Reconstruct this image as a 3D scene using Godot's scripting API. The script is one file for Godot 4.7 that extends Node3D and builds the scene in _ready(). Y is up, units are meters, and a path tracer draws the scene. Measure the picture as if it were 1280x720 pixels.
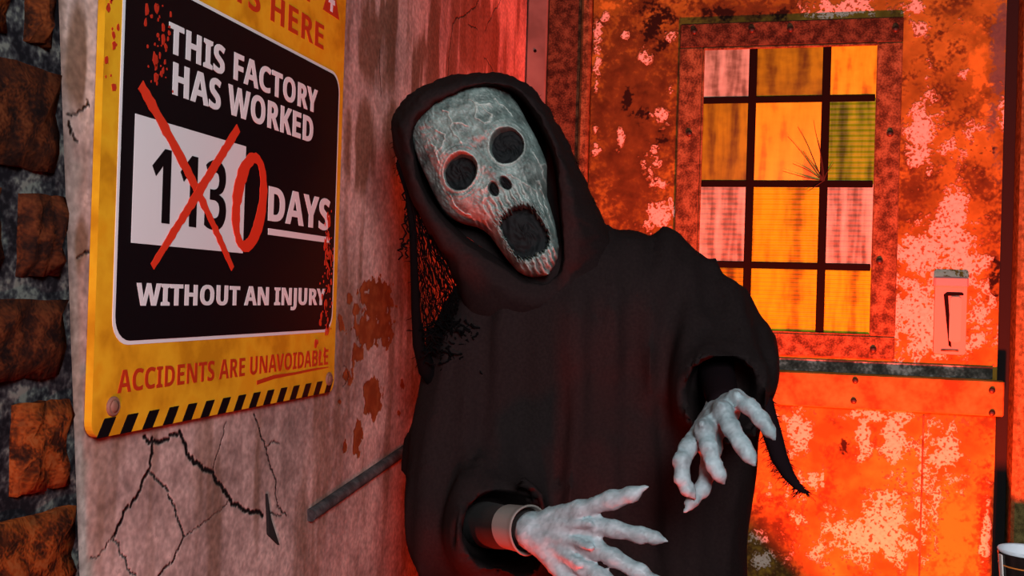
extends Node3D
# A hooded skeleton prop in a haunted-house corner: plaster wall with a factory sign on the left, rusted door at the back.

const EYE := Vector3(0, 1.5, 0)
const FOCAL := 1295.0
const LEFT := 0.62      # left wall stands at x = -LEFT
const BACK := 2.54      # back wall stands at z = -BACK
var cam_basis := Basis()
var mats := {}
var used_names := {}
var rng := RandomNumberGenerator.new()

# ---------------------------------------------------------------- measuring
func P(px: float, py: float, depth: float) -> Vector3:
	return EYE + cam_basis * (Vector3((px - 640.0) / FOCAL, -(py - 360.0) / FOCAL, -1.0) * depth)

func on_left(px: float, py: float) -> Vector2:      # (distance along the left wall, height)
	var d := cam_basis * Vector3((px - 640.0) / FOCAL, -(py - 360.0) / FOCAL, -1.0)
	var p := EYE + d * (-LEFT / d.x)
	return Vector2(-p.z, p.y)

func on_back(px: float, py: float) -> Vector2:      # (x, height) on the back wall
	var d := cam_basis * Vector3((px - 640.0) / FOCAL, -(py - 360.0) / FOCAL, -1.0)
	var p := EYE + d * (-BACK / d.z)
	return Vector2(p.x, p.y)

# ---------------------------------------------------------------- nodes
func numbered(called: String) -> String:
	var n: int = used_names.get(called, 0)
	used_names[called] = n + 1
	return called if n == 0 else "%s_%03d" % [called, n]

func tag(o: Node, label := "", category := "", group := "", kind := "") -> Node:
	if label != "": o.set_meta("label", label)
	if category != "": o.set_meta("category", category)
	if group != "": o.set_meta("group", group)
	if kind != "": o.set_meta("kind", kind)
	return o

func thing(called: String, label: String, category: String, at := Vector3.ZERO, group := "") -> Node3D:
	var o := Node3D.new()
	o.name = numbered(called)
	add_child(o)
	o.position = at
	tag(o, label, category, group)
	return o

func part(called: String, mesh: Mesh, m: Material, parent: Node, at := Vector3.ZERO) -> MeshInstance3D:
	var o := MeshInstance3D.new()
	o.name = called
	o.mesh = mesh
	o.material_override = m
	o.cast_shadow = GeometryInstance3D.SHADOW_CASTING_SETTING_ON
	parent.add_child(o, true)
	o.position = at
	return o

func mat(col: Color, rough := 0.8, metal := 0.0) -> StandardMaterial3D:
	var m := StandardMaterial3D.new()
	m.albedo_color = col
	m.roughness = rough
	m.metallic = metal
	return m

# ---------------------------------------------------------------- shapes
func quad(st: SurfaceTool, a: Vector3, b: Vector3, c: Vector3, d: Vector3) -> void:   # a b c d counter-clockwise seen from outside
	var n := (b - a).cross(c - a)
	if n.length_squared() < 1e-18: n = (c - a).cross(d - a)
	n = n.normalized()
	for v in [a, c, b, a, d, c]:
		st.set_normal(n)
		st.add_vertex(v)

func start() -> SurfaceTool:
	var st := SurfaceTool.new()
	st.begin(Mesh.PRIMITIVE_TRIANGLES)
	return st

# box with chamfered edges, from lo to hi
func bevel_box(st: SurfaceTool, lo: Vector3, hi: Vector3, b := 0.003) -> void:
	var s := hi - lo
	b = minf(b, 0.45 * minf(s.x, minf(s.y, s.z)))
	var c := (lo + hi) / 2.0
	var h := s / 2.0
	for ax in 3:
		for sg in [-1.0, 1.0]:
			var u := (ax + 1) % 3
			var v := (ax + 2) % 3
			var f := func(su: float, sv: float) -> Vector3:
				var p := Vector3.ZERO
				p[ax] = sg * h[ax]
				p[u] = su * (h[u] - b)
				p[v] = sv * (h[v] - b)
				return c + p
			if sg > 0: quad(st, f.call(-1.0, -1.0), f.call(1.0, -1.0), f.call(1.0, 1.0), f.call(-1.0, 1.0))
			else: quad(st, f.call(-1.0, -1.0), f.call(-1.0, 1.0), f.call(1.0, 1.0), f.call(1.0, -1.0))
	for ax in 3:                                   # edge chamfers
		var u := (ax + 1) % 3
		var v := (ax + 2) % 3
		for su in [-1.0, 1.0]:
			for sv in [-1.0, 1.0]:
				var e := func(t: float, on_u: bool) -> Vector3:
					var p := Vector3.ZERO
					p[ax] = t * (h[ax] - b)
					p[u] = su * (h[u] if on_u else h[u] - b)
					p[v] = sv * (h[v] - b if on_u else h[v])
					return c + p
				_chamfer(st, e, su, sv, u, v)
	for sx in [-1.0, 1.0]:
		for sy in [-1.0, 1.0]:
			for sz in [-1.0, 1.0]:
				var a := c + Vector3(sx * h.x, sy * (h.y - b), sz * (h.z - b))
				var d := c + Vector3(sx * (h.x - b), sy * h.y, sz * (h.z - b))
				var e := c + Vector3(sx * (h.x - b), sy * (h.y - b), sz * h.z)
				var n := Vector3(sx, sy, sz).normalized()
				var tri := [a, d, e]
				if (d - a).cross(e - a).dot(n) > 0: tri = [a, e, d]
				for p in tri:
					st.set_normal(n)
					st.add_vertex(p)

func _chamfer(st: SurfaceTool, e: Callable, su: float, sv: float, u: int, v: int) -> void:
	var n := Vector3.ZERO
	n[u] = su
	n[v] = sv
	n = n.normalized()
	var q: Array = [e.call(-1.0, true), e.call(1.0, true), e.call(1.0, false), e.call(-1.0, false)]
	if (q[1] - q[0]).cross(q[2] - q[0]).dot(n) < 0: q.reverse()
	quad(st, q[0], q[1], q[2], q[3])

func box_mesh(lo: Vector3, hi: Vector3, b := 0.003) -> ArrayMesh:
	var st := start()
	bevel_box(st, lo, hi, b)
	return st.commit()

# flat polygon in the xy plane pushed out along z
func add_prism(st: SurfaceTool, poly: PackedVector2Array, z0: float, z1: float) -> void:
	if Geometry2D.is_polygon_clockwise(poly): poly.reverse()
	var idx := Geometry2D.triangulate_polygon(poly)
	for k in range(0, idx.size(), 3):
		var a := poly[idx[k]]
		var b := poly[idx[k + 1]]
		var c := poly[idx[k + 2]]
		if (b - a).cross(c - a) < 0:
			var t := b
			b = c
			c = t
		for v in [a, c, b]:
			st.set_normal(Vector3(0, 0, 1))
			st.add_vertex(Vector3(v.x, v.y, z1))
		for v in [a, b, c]:
			st.set_normal(Vector3(0, 0, -1))
			st.add_vertex(Vector3(v.x, v.y, z0))
	for k in poly.size():
		var a := poly[k]
		var b := poly[(k + 1) % poly.size()]
		quad(st, Vector3(a.x, a.y, z0), Vector3(b.x, b.y, z0), Vector3(b.x, b.y, z1), Vector3(a.x, a.y, z1))

func prism(poly: PackedVector2Array, z0: float, z1: float) -> ArrayMesh:
	var st := start()
	add_prism(st, poly, z0, z1)
	return st.commit()

func round_rect(x0: float, y0: float, x1: float, y1: float, r: float, n := 6) -> PackedVector2Array:
	var out := PackedVector2Array()
	for c in [[x1 - r, y0 + r, -PI / 2], [x1 - r, y1 - r, 0.0], [x0 + r, y1 - r, PI / 2], [x0 + r, y0 + r, PI]]:
		for k in n + 1:
			var a: float = c[2] + PI / 2 * k / n
			out.append(Vector2(c[0] + r * cos(a), c[1] + r * sin(a)))
	return out

# tube along points with a radius each; squash flattens it along its own side axis
func add_tube(st: SurfaceTool, pts: Array, radii: Array, sides := 8, caps := true) -> void:
	var rings := []
	var side := Vector3.ZERO
	for i in pts.size():
		var a: Vector3 = pts[maxi(i - 1, 0)]
		var b: Vector3 = pts[mini(i + 1, pts.size() - 1)]
		var t := (b - a).normalized()
		if side == Vector3.ZERO:
			side = t.cross(Vector3.UP if absf(t.y) < 0.9 else Vector3.RIGHT).normalized()
		side = (side - t * side.dot(t)).normalized()
		var up := t.cross(side)
		var ring := []
		for k in sides:
			var an := TAU * k / sides
			ring.append([pts[i] + (side * cos(an) + up * sin(an)) * float(radii[i]), side * cos(an) + up * sin(an)])
		rings.append(ring)
	for i in pts.size() - 1:
		for k in sides:
			var k2 := (k + 1) % sides
			for e in [[i, k], [i + 1, k2], [i, k2], [i, k], [i + 1, k], [i + 1, k2]]:
				st.set_normal(rings[e[0]][e[1]][1])
				st.add_vertex(rings[e[0]][e[1]][0])
	if caps:
		for end in [0, pts.size() - 1]:
			var n: Vector3 = (pts[0] - pts[1]).normalized() if end == 0 else (pts[-1] - pts[-2]).normalized()
			for k in sides:
				var tri := [pts[end], rings[end][k][0], rings[end][(k + 1) % sides][0]]
				if end > 0: tri = [tri[0], tri[2], tri[1]]
				for p in tri:
					st.set_normal(n)
					st.add_vertex(p)

func tube_mesh(pts: Array, radii: Array, sides := 8, caps := true) -> ArrayMesh:
	var st := start()
	add_tube(st, pts, radii, sides, caps)
	return st.commit()

# profile of (radius, height) turned about y
func lathe(profile: Array, sides := 32) -> ArrayMesh:
	var st := start()
	st.set_smooth_group(0)
	for i in profile.size() - 1:
		var p: Vector2 = profile[i]
		var q: Vector2 = profile[i + 1]
		for k in sides:
			var a := TAU * k / sides
			var b := TAU * (k + 1) / sides
			var v0 := Vector3(p.x * cos(a), p.y, p.x * sin(a))
			var v1 := Vector3(p.x * cos(b), p.y, p.x * sin(b))
			var v2 := Vector3(q.x * cos(b), q.y, q.x * sin(b))
			var v3 := Vector3(q.x * cos(a), q.y, q.x * sin(a))
			for v in [v0, v1, v2, v0, v2, v3]:
				st.add_vertex(v)
	st.generate_normals()
	return st.commit()

# indexed mesh with smooth normals; faces as quads of indices (counter-clockwise from outside)
func smooth_mesh(verts: PackedVector3Array, tris: PackedInt32Array, cols := PackedColorArray(), uvs := PackedVector2Array()) -> ArrayMesh:
	var nor := PackedVector3Array()
	nor.resize(verts.size())
	for k in range(0, tris.size(), 3):
		var a := tris[k]
		var b := tris[k + 1]
		var c := tris[k + 2]
		var n := (verts[c] - verts[a]).cross(verts[b] - verts[a])
		nor[a] += n
		nor[b] += n
		nor[c] += n
	for k in nor.size():
		nor[k] = nor[k].normalized()
	var arr := []
	arr.resize(Mesh.ARRAY_MAX)
	arr[Mesh.ARRAY_VERTEX] = verts
	arr[Mesh.ARRAY_NORMAL] = nor
	if cols.size() == verts.size(): arr[Mesh.ARRAY_COLOR] = cols
	if uvs.size() == verts.size(): arr[Mesh.ARRAY_TEX_UV] = uvs
	arr[Mesh.ARRAY_INDEX] = tris
	var m := ArrayMesh.new()
	m.add_surface_from_arrays(Mesh.PRIMITIVE_TRIANGLES, arr)
	return m

# ---------------------------------------------------------------- distance field -> one continuous surface
# bones: [a, b, radius a, radius b]; cuts the same, taken away; wobble(p) is added to the distance near the surface
func nets(bones: Array, k: float, cell: float, cuts := [], wobble = null, colour = null) -> ArrayMesh:
	var lo := Vector3(1e9, 1e9, 1e9)
	var hi := -lo
	for b in bones:
		for e in 2:
			var p: Vector3 = b[e]
			var r: float = b[2 + e] + k + 3.0 * cell
			lo = lo.min(p - Vector3(r, r, r))
			hi = hi.max(p + Vector3(r, r, r))
	var nx := int(ceil((hi.x - lo.x) / cell)) + 1
	var ny := int(ceil((hi.y - lo.y) / cell)) + 1
	var nz := int(ceil((hi.z - lo.z) / cell)) + 1
	var g := PackedFloat32Array()
	g.resize(nx * ny * nz)
	g.fill(1.0)
	var plane := nx * ny
	for b in bones:
		var a: Vector3 = b[0]
		var ab: Vector3 = b[1] - a
		var l2 := maxf(ab.length_squared(), 1e-12)
		var ra: float = b[2]
		var dr: float = b[3] - ra
		var m := maxf(ra, b[3]) + k + 2.5 * cell
		var p0: Vector3 = (a.min(b[1]) - Vector3(m, m, m) - lo) / cell
		var p1: Vector3 = (a.max(b[1]) + Vector3(m, m, m) - lo) / cell
		for z in range(maxi(0, int(p0.z)), mini(nz, int(p1.z) + 1)):
			for y in range(maxi(0, int(p0.y)), mini(ny, int(p1.y) + 1)):
				var row := z * plane + y * nx
				for x in range(maxi(0, int(p0.x)), mini(nx, int(p1.x) + 1)):
					var q := lo + Vector3(x, y, z) * cell - a
					var t := clampf(q.dot(ab) / l2, 0.0, 1.0)
					var d := (q - ab * t).length() - ra - dr * t
					var o := g[row + x]
					var h := maxf(k - absf(d - o), 0.0) / k
					g[row + x] = minf(d, o) - h * h * k * 0.25
	if wobble != null:
		var i := 0
		for z in nz:
			for y in ny:
				for x in nx:
					if absf(g[i]) < 7.0 * cell:
						g[i] += wobble.call(lo + Vector3(x, y, z) * cell)
					i += 1
	for b in cuts:
		var a: Vector3 = b[0]
		var ab: Vector3 = b[1] - a
		var l2 := maxf(ab.length_squared(), 1e-12)
		var m := maxf(b[2], b[3]) + 2.5 * cell
		var p0: Vector3 = (a.min(b[1]) - Vector3(m, m, m) - lo) / cell
		var p1: Vector3 = (a.max(b[1]) + Vector3(m, m, m) - lo) / cell
		for z in range(maxi(0, int(p0.z)), mini(nz, int(p1.z) + 1)):
			for y in range(maxi(0, int(p0.y)), mini(ny, int(p1.y) + 1)):
				for x in range(maxi(0, int(p0.x)), mini(nx, int(p1.x) + 1)):
					var q := lo + Vector3(x, y, z) * cell - a
					var t := clampf(q.dot(ab) / l2, 0.0, 1.0)
					var d: float = (q - ab * t).length() - lerpf(b[2], b[3], t)
					var i := z * plane + y * nx + x
					g[i] = maxf(g[i], -d)
	var verts := PackedVector3Array()
	var cell_vertex := PackedInt32Array()
	cell_vertex.resize(nx * ny * nz)
	cell_vertex.fill(-1)
	var corner := [0, 1, nx, nx + 1, plane, plane + 1, plane + nx, plane + nx + 1]
	var off := [Vector3(0, 0, 0), Vector3(1, 0, 0), Vector3(0, 1, 0), Vector3(1, 1, 0), Vector3(0, 0, 1), Vector3(1, 0, 1), Vector3(0, 1, 1), Vector3(1, 1, 1)]
	var edges := [[0, 1], [2, 3], [4, 5], [6, 7], [0, 2], [1, 3], [4, 6], [5, 7], [0, 4], [1, 5], [2, 6], [3, 7]]
	for z in nz - 1:
		for y in ny - 1:
			var row := z * plane + y * nx
			for x in nx - 1:
				var i := row + x
				if g[i] > 3.0 * cell or g[i] < -3.0 * cell: continue
				var inside := 0
				for c in 8:
					if g[i + corner[c]] < 0.0: inside += 1
				if inside == 0 or inside == 8: continue
				var s := Vector3.ZERO
				var n := 0
				for e in edges:
					var v0 := g[i + corner[e[0]]]
					var v1 := g[i + corner[e[1]]]
					if (v0 < 0.0) != (v1 < 0.0):
						s += off[e[0]].lerp(off[e[1]], v0 / (v0 - v1))
						n += 1
				cell_vertex[i] = verts.size()
				verts.append(lo + (Vector3(x, y, z) + s / n) * cell)
	var tris := PackedInt32Array()
	var step := [1, nx, plane]
	for z in range(1, nz - 1):
		for y in range(1, ny - 1):
			var row := z * plane + y * nx
			for x in range(1, nx - 1):
				var i := row + x
				var v0 := g[i]
				if v0 > 3.0 * cell or v0 < -3.0 * cell: continue
				for ax in 3:
					var v1 := g[i + step[ax]]
					if (v0 < 0.0) == (v1 < 0.0): continue
					var du: int = step[(ax + 1) % 3]
					var dv: int = step[(ax + 2) % 3]
					var q := [cell_vertex[i - du - dv], cell_vertex[i - dv], cell_vertex[i], cell_vertex[i - du]]
					if q.has(-1): continue
					if v0 < 0.0: tris.append_array([q[0], q[2], q[1], q[0], q[3], q[2]])
					else: tris.append_array([q[0], q[1], q[2], q[0], q[2], q[3]])
	var cols := PackedColorArray()
	if colour != null:
		cols.resize(verts.size())
		for i in verts.size():
			cols[i] = colour.call(verts[i])
	return smooth_mesh(verts, tris, cols)

# ---------------------------------------------------------------- textures
func noise(seed_: int, freq: float, octaves := 4, kind := FastNoiseLite.TYPE_SIMPLEX_SMOOTH) -> FastNoiseLite:
	var n := FastNoiseLite.new()
	n.seed = seed_
	n.noise_type = kind
	n.frequency = freq
	n.fractal_octaves = octaves
	n.fractal_type = FastNoiseLite.FRACTAL_FBM
	return n

func noise_bytes(seed_: int, freq: float, w: int, h: int, octaves := 4) -> PackedByteArray:
	var im := noise(seed_, freq, octaves).get_image(w, h)
	im.convert(Image.FORMAT_L8)
	return im.get_data()

func texture(data: PackedByteArray, w: int, h: int, grey := false) -> ImageTexture:
	var im := Image.create_from_data(w, h, false, Image.FORMAT_L8 if grey else Image.FORMAT_RGB8, data)
	im.generate_mipmaps()
	return ImageTexture.create_from_image(im)

# mottled surface that repeats: colours by noise
func mottled(size: int, cols: Array, freq: float, seed_: int, speck := 0.25) -> ImageTexture:
	var n0 := noise(seed_, freq, 5)
	var a := n0.get_seamless_image(size, size)
	var b := noise(seed_ + 1, freq * 6.0, 3).get_seamless_image(size, size)
	a.convert(Image.FORMAT_L8)
	b.convert(Image.FORMAT_L8)
	var da := a.get_data()
	var db := b.get_data()
	var out := PackedByteArray()
	out.resize(size * size * 3)
	var last := cols.size() - 1
	for i in size * size:
		var t := clampf((da[i] / 255.0 - 0.5) * 1.5 + 0.5 + (db[i] / 255.0 - 0.5) * speck * 2.0, 0.0, 0.999) * last
		var k := int(t)
		var c: Color = cols[k].lerp(cols[k + 1], t - k)
		out[i * 3] = int(c.r * 255.0)
		out[i * 3 + 1] = int(c.g * 255.0)
		out[i * 3 + 2] = int(c.b * 255.0)
	return texture(out, size, size)

func rgb(r: int, g: int, b: int) -> Color:
	return Color8(r, g, b)

# a material laid on in world metres, repeating every `metres`
func spread(tex: Texture2D, metres: float, rough: float, relief := 0.0, tint := Color.WHITE) -> StandardMaterial3D:
	var m := mat(tint, rough)
	m.albedo_texture = tex
	m.metallic_specular = 0.12
	m.uv1_triplanar = true
	m.uv1_world_triplanar = true
	m.uv1_scale = Vector3.ONE / metres
	if relief > 0.0:
		m.heightmap_enabled = true
		m.heightmap_texture = tex
		m.heightmap_scale = relief
	return m

# plaster of the left wall: mottling, drips, cracks and places where it has flaked to the rust-brown ground
const PL := Rect2(0.40, 0.70, 2.14, 1.70)      # stretch of the left wall that is painted (metres)
func plaster_textures() -> Array:
	var w := 1500
	var h := 1190
	var sx := w / PL.size.x
	var big := noise_bytes(11, 0.006, w, h, 5)
	var fine := noise_bytes(12, 0.045, w, h, 4)
	var grain := noise_bytes(14, 0.13, w, h, 3)
	var drip := stretched(13, 0.016, w, h, 7.0)
	var mask := PackedFloat32Array()          # cracks: darkness
	mask.resize(w * h)
	var to_tex := func(px: float, py: float) -> Vector2:
		var q := on_left(px, py)
		return Vector2((q.x - PL.position.x) * sx, (PL.end.y - q.y) * sx)
	var r := RandomNumberGenerator.new()
	r.seed = 5
	var cracks := [
		[2.6, [[190, 545], [185, 585], [160, 630], [141, 667]]], [1.4, [[141, 667], [155, 695], [172, 724]]], [0.9, [[141, 667], [125, 690], [112, 693]]],
		[1.8, [[185, 587], [210, 616], [222, 650], [229, 671], [212, 700], [193, 722]]],
		[3.6, [[224, 538], [240, 570], [265, 588], [285, 618], [292, 628], [312, 638], [329, 641]]],
		[1.6, [[317, 516], [333, 557], [345, 600], [347, 630], [359, 642]]], [0.8, [[229, 671], [248, 656], [265, 642], [286, 620]]], [0.8, [[283, 525], [268, 588]]],
		[3.0, [[180, 543], [190, 548], [212, 541], [226, 538]]],
		[1.6, [[606, -10], [590, 10], [570, 22], [566, 28], [562, 60], [560, 98]]], [1.3, [[585, 30], [597, 34]]], [1.3, [[626, 0], [612, 25], [606, 40]]], [1.2, [[605, 70], [616, 88]]],
		[1.5, [[336, 640], [352, 641]]], [1.0, [[475, 60], [477, 120]]], [1.5, [[84, 142], [97, 138], [112, 130]]], [2.2, [[86, 150], [90, 165], [97, 176]]], [1.6, [[96, 319], [116, 319]]], [1.5, [[112, 130], [108, 120]]],
		[1.2, [[333, 556], [340, 552], [350, 551]]], [1.0, [[430, 455], [436, 470], [428, 480]]]]
	for c in cracks:
		var pts: Array = c[1]
		for s in pts.size() - 1:
			var a: Vector2 = to_tex.call(pts[s][0], pts[s][1])
			var b: Vector2 = to_tex.call(pts[s + 1][0], pts[s + 1][1])
			var n := int(a.distance_to(b)) + 1
			var side := (b - a).orthogonal().normalized()
			var wob := 0.0
			for i in n:
				wob = clampf(wob + r.randf_range(-0.9, 0.9), -3.5, 3.5) * 0.97
				var p := a.lerp(b, float(i) / n) + side * wob
				var rad: float = c[0] * r.randf_range(0.25, 0.5)
				for y in range(int(p.y - rad - 1), int(p.y + rad + 2)):
					for x in range(int(p.x - rad - 1), int(p.x + rad + 2)):
						if x < 0 or y < 0 or x >= w or y >= h: continue
						var v := clampf(rad + 0.5 - Vector2(x, y).distance_to(p), 0.0, 1.0)
						mask[y * w + x] = maxf(mask[y * w + x], v)
	# flaked places: px, py, radii in px, weight
	var flakes := []
	for f in [[470, 378, 20, 26, 1.0], [462, 412, 22, 22, 1.0], [446, 440, 9, 16, 0.9], [478, 408, 12, 22, 0.8], [450, 385, 9, 10, 0.75], [458, 358, 5, 9, 0.8], [434, 470, 8, 14, 0.8], [467, 495, 10, 22, 0.95], [463, 480, 9, 8, 0.9], [447, 545, 5, 20, 0.8], [430, 558, 4, 12, 0.8], [427, 402, 5, 12, 0.8], [503, 480, 3, 7, 0.8], [500, 515, 3, 6, 0.7], [438, 372, 4, 8, 0.8], [440, 410, 9, 8, 0.6], [425, 500, 5, 8, 0.7]]:
		var c: Vector2 = to_tex.call(f[0], f[1])
		var e: Vector2 = to_tex.call(f[0] + f[2], f[1])
		var e2: Vector2 = to_tex.call(f[0], f[1] + f[3])
		flakes.append([c, maxf(absf(e.x - c.x), 2.0), maxf(absf(e2.y - c.y), 2.0), f[4]])
	var drip_shade := PackedFloat32Array()          # brown drips, spread to paint in the dimmer light up high
	drip_shade.resize(w * h)
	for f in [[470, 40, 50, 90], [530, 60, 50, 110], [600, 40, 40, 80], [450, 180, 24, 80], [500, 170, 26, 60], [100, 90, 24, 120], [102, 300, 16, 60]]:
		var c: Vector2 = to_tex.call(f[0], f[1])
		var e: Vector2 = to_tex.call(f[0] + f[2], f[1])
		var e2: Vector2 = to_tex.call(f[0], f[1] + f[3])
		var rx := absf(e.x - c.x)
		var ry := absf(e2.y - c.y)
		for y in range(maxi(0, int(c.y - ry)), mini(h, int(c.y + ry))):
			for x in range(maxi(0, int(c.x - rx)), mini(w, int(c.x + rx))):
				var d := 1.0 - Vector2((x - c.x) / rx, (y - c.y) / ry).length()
				drip_shade[y * w + x] = maxf(drip_shade[y * w + x], d)
	var flake_mask := PackedFloat32Array()
	flake_mask.resize(w * h)
	for f in flakes:
		var c: Vector2 = f[0]
		for y in range(maxi(0, int(c.y - f[2] * 1.6)), mini(h, int(c.y + f[2] * 1.6))):
			for x in range(maxi(0, int(c.x - f[1] * 1.6)), mini(w, int(c.x + f[1] * 1.6))):
				var d := Vector2((x - c.x) / f[1], (y - c.y) / f[2]).length()
				flake_mask[y * w + x] = maxf(flake_mask[y * w + x], f[3] * (1.45 - d))
	var out := PackedByteArray()
	out.resize(w * h * 3)
	var hgt := PackedByteArray()
	hgt.resize(w * h)
	var light := Color(0.84, 0.71, 0.67)
	var dark := Color(0.57, 0.46, 0.43)
	var stain := Color(0.41, 0.28, 0.21)
	var rust := Color(0.50, 0.22, 0.11)
	for y in h:
		for x in w:
			var i := y * w + x
			var b := big[i] / 255.0
			var f := fine[i] / 255.0
			var s := drip[i] / 255.0
			var c := dark.lerp(light, clampf(b * 1.1 + f * 0.7 - 0.42, 0.0, 1.0))
			c = c.lerp(stain, clampf((s - 0.58) * 2.2, 0.0, 0.5))
			c = c.lerp(light, clampf((0.36 - s) * 2.0, 0.0, 0.4))
			if drip_shade[i] > 0.0: c = c.lerp(stain, clampf((drip_shade[i] * 0.9 + (s - 0.5) * 2.2 + (b - 0.5) * 1.0 - 0.05) * 2.2, 0.0, 0.75) * smoothstep(0.0, 0.4, drip_shade[i]))
			var gr := 1.0 + (grain[i] / 255.0 - 0.5) * 0.34
			c = Color(minf(c.r * gr, 1.0), minf(c.g * gr, 1.0), minf(c.b * gr, 1.0))
			if f > 0.83: c = c.lerp(dark, 0.4)
			var q := flake_mask[i]
			if q > 0.0 and q + (f - 0.5) * 1.3 + (b - 0.5) * 0.8 > 0.42:
				c = rust.lerp(Color(0.62, 0.33, 0.18), clampf((f - 0.4) * 2.0, 0.0, 1.0))
				hgt[i] = 90 + int(f * 40.0)
			else:
				hgt[i] = 150 + int(f * 60.0 + s * 30.0)
			var k := mask[i]
			if k > 0.0:
				c = c.lerp(Color(0.09, 0.07, 0.07), k)
				hgt[i] = int(hgt[i] * (1.0 - k))
			out[i * 3] = int(c.r * 255.0)
			out[i * 3 + 1] = int(c.g * 255.0)
			out[i * 3 + 2] = int(c.b * 255.0)
	return [texture(out, w, h), texture(hgt, w, h, true)]

# flaking paint over rust on the door, with some weaker light painted in: kinds of patch are 0 white paint, 1 ochre, 2 near black, 3 grey
const DR := Rect2(-0.64, 0.55, 1.42, 1.85)
func door_textures() -> Array:
	var w := 1000
	var h := 1303
	var sx := w / DR.size.x
	var big := noise_bytes(21, 0.007, w, h, 5)
	var mid := noise_bytes(22, 0.03, w, h, 4)
	var fine := noise_bytes(23, 0.11, w, h, 3)
	var low := noise_bytes(24, 0.016, w, h, 4)
	var patches := [
		# white paint
		[1152, 165, 16, 42, 0, 1.0], [1157, 100, 9, 30, 0, 0.6], [1150, 35, 12, 10, 0, 0.9], [1143, 8, 14, 14, 0, 0.9], [1168, 145, 14, 16, 0, 0.7], [1185, 185, 34, 24, 0, 0.62], [1215, 165, 24, 22, 0, 0.55], [1196, 262, 16, 30, 0, 1.0], [1185, 300, 34, 34, 0, 1.0], [1150, 320, 30, 30, 0, 1.0],
		[1150, 395, 44, 62, 0, 0.98], [1215, 330, 30, 26, 0, 0.8], [1225, 400, 24, 50, 0, 0.75], [1180, 345, 70, 40, 0, 0.8], [1050, 10, 42, 13, 0, 1.0], [1195, 25, 10, 9, 0, 0.6], [1255, 140, 8, 26, 0, 0.85], [1190, 95, 6, 20, 0, 0.5], [1205, 92, 7, 8, 0, 0.8],
		[748, 42, 8, 12, 0, 0.85], [747, 76, 6, 22, 0, 0.85], [746, 104, 5, 12, 0, 0.75], [757, 20, 8, 9, 0, 0.75], [805, 70, 10, 12, 0, 0.75], [781, 43, 5, 6, 0, 0.8], [746, 185, 7, 12, 0, 0.85], [744, 162, 4, 8, 0, 0.7], [776, 168, 6, 14, 0, 0.85], [823, 145, 14, 12, 0, 0.75], [818, 200, 14, 22, 0, 0.68], [826, 228, 12, 14, 0, 0.7], [825, 270, 22, 20, 0, 0.95], [838, 252, 5, 10, 0, 0.8],
		[838, 115, 6, 10, 0, 0.7], [835, 45, 14, 16, 0, 0.62],
		[998, 542, 17, 30, 0, 0.95], [976, 522, 16, 10, 0, 0.8], [1015, 598, 10, 20, 0, 0.85], [1001, 606, 7, 22, 0, 0.75], [1028, 600, 6, 22, 0, 0.7], [962, 612, 6, 10, 0, 0.8], [985, 618, 5, 16, 0, 0.8], [991, 645, 4, 10, 0, 0.8],
		[1079, 535, 11, 36, 0, 0.95], [1095, 520, 40, 9, 0, 0.9], [1120, 545, 17, 46, 0, 1.0], [1110, 620, 10, 26, 0, 0.75], [1178, 565, 26, 50, 0, 0.85], [1150, 595, 12, 40, 0, 0.7], [1090, 672, 54, 30, 0, 1.0], [1105, 640, 30, 24, 0, 0.85], [1045, 660, 40, 26, 0, 0.7], [1115, 655, 22, 46, 0, 0.9], [1170, 640, 8, 40, 0, 0.7], [1020, 690, 60, 26, 0, 0.6], [1150, 660, 12, 50, 0, 0.85],
		[946, 672, 14, 12, 0, 0.8], [955, 700, 14, 16, 0, 0.9], [996, 650, 5, 16, 0, 0.7], [1234, 640, 5, 40, 0, 0.75], [1231, 675, 6, 26, 0, 0.95],
		# brown; the upper left ones paint in the weaker light there
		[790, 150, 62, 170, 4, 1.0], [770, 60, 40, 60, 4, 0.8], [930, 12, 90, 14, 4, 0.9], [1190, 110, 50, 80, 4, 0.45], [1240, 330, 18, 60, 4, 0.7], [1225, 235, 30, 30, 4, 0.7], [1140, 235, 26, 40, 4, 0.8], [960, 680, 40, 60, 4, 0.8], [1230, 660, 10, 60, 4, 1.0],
		# ochre
		[1222, 80, 12, 44, 1, 0.95], [1230, 130, 10, 44, 1, 0.7], [1205, 92, 9, 8, 1, 0.9], [1210, 25, 22, 18, 1, 0.55], [765, 8, 28, 14, 1, 0.8], [1190, 670, 34, 60, 1, 1.1], [1185, 610, 24, 40, 1, 0.8], [1205, 415, 40, 36, 1, 0.55], [1235, 300, 14, 30, 1, 0.5], [1140, 350, 26, 26, 1, 0.62], [960, 600, 40, 50, 1, 0.45], [1010, 560, 40, 50, 1, 0.45],
		# dark
		[818, 28, 26, 20, 2, 0.85], [826, 55, 14, 16, 2, 0.7], [784, 122, 7, 16, 2, 0.95], [800, 140, 12, 6, 2, 0.8], [812, 150, 14, 10, 2, 0.6], [1243, 345, 9, 26, 2, 0.8], [905, 14, 30, 10, 2, 0.75], [975, 16, 22, 8, 2, 0.8], [1225, 190, 18, 14, 2, 0.6], [1213, 310, 8, 26, 2, 0.6], [1055, 560, 5, 16, 2, 0.6], [980, 565, 14, 20, 2, 0.55], [825, 175, 14, 10, 2, 0.6],
		# grey
		[1250, 70, 12, 80, 3, 0.85], [1240, 145, 10, 36, 3, 0.7], [1245, 205, 10, 34, 3, 0.55]]
	var layers := []
	for k in 5:
		var l := PackedFloat32Array()
		l.resize(w * h)
		layers.append(l)
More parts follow.
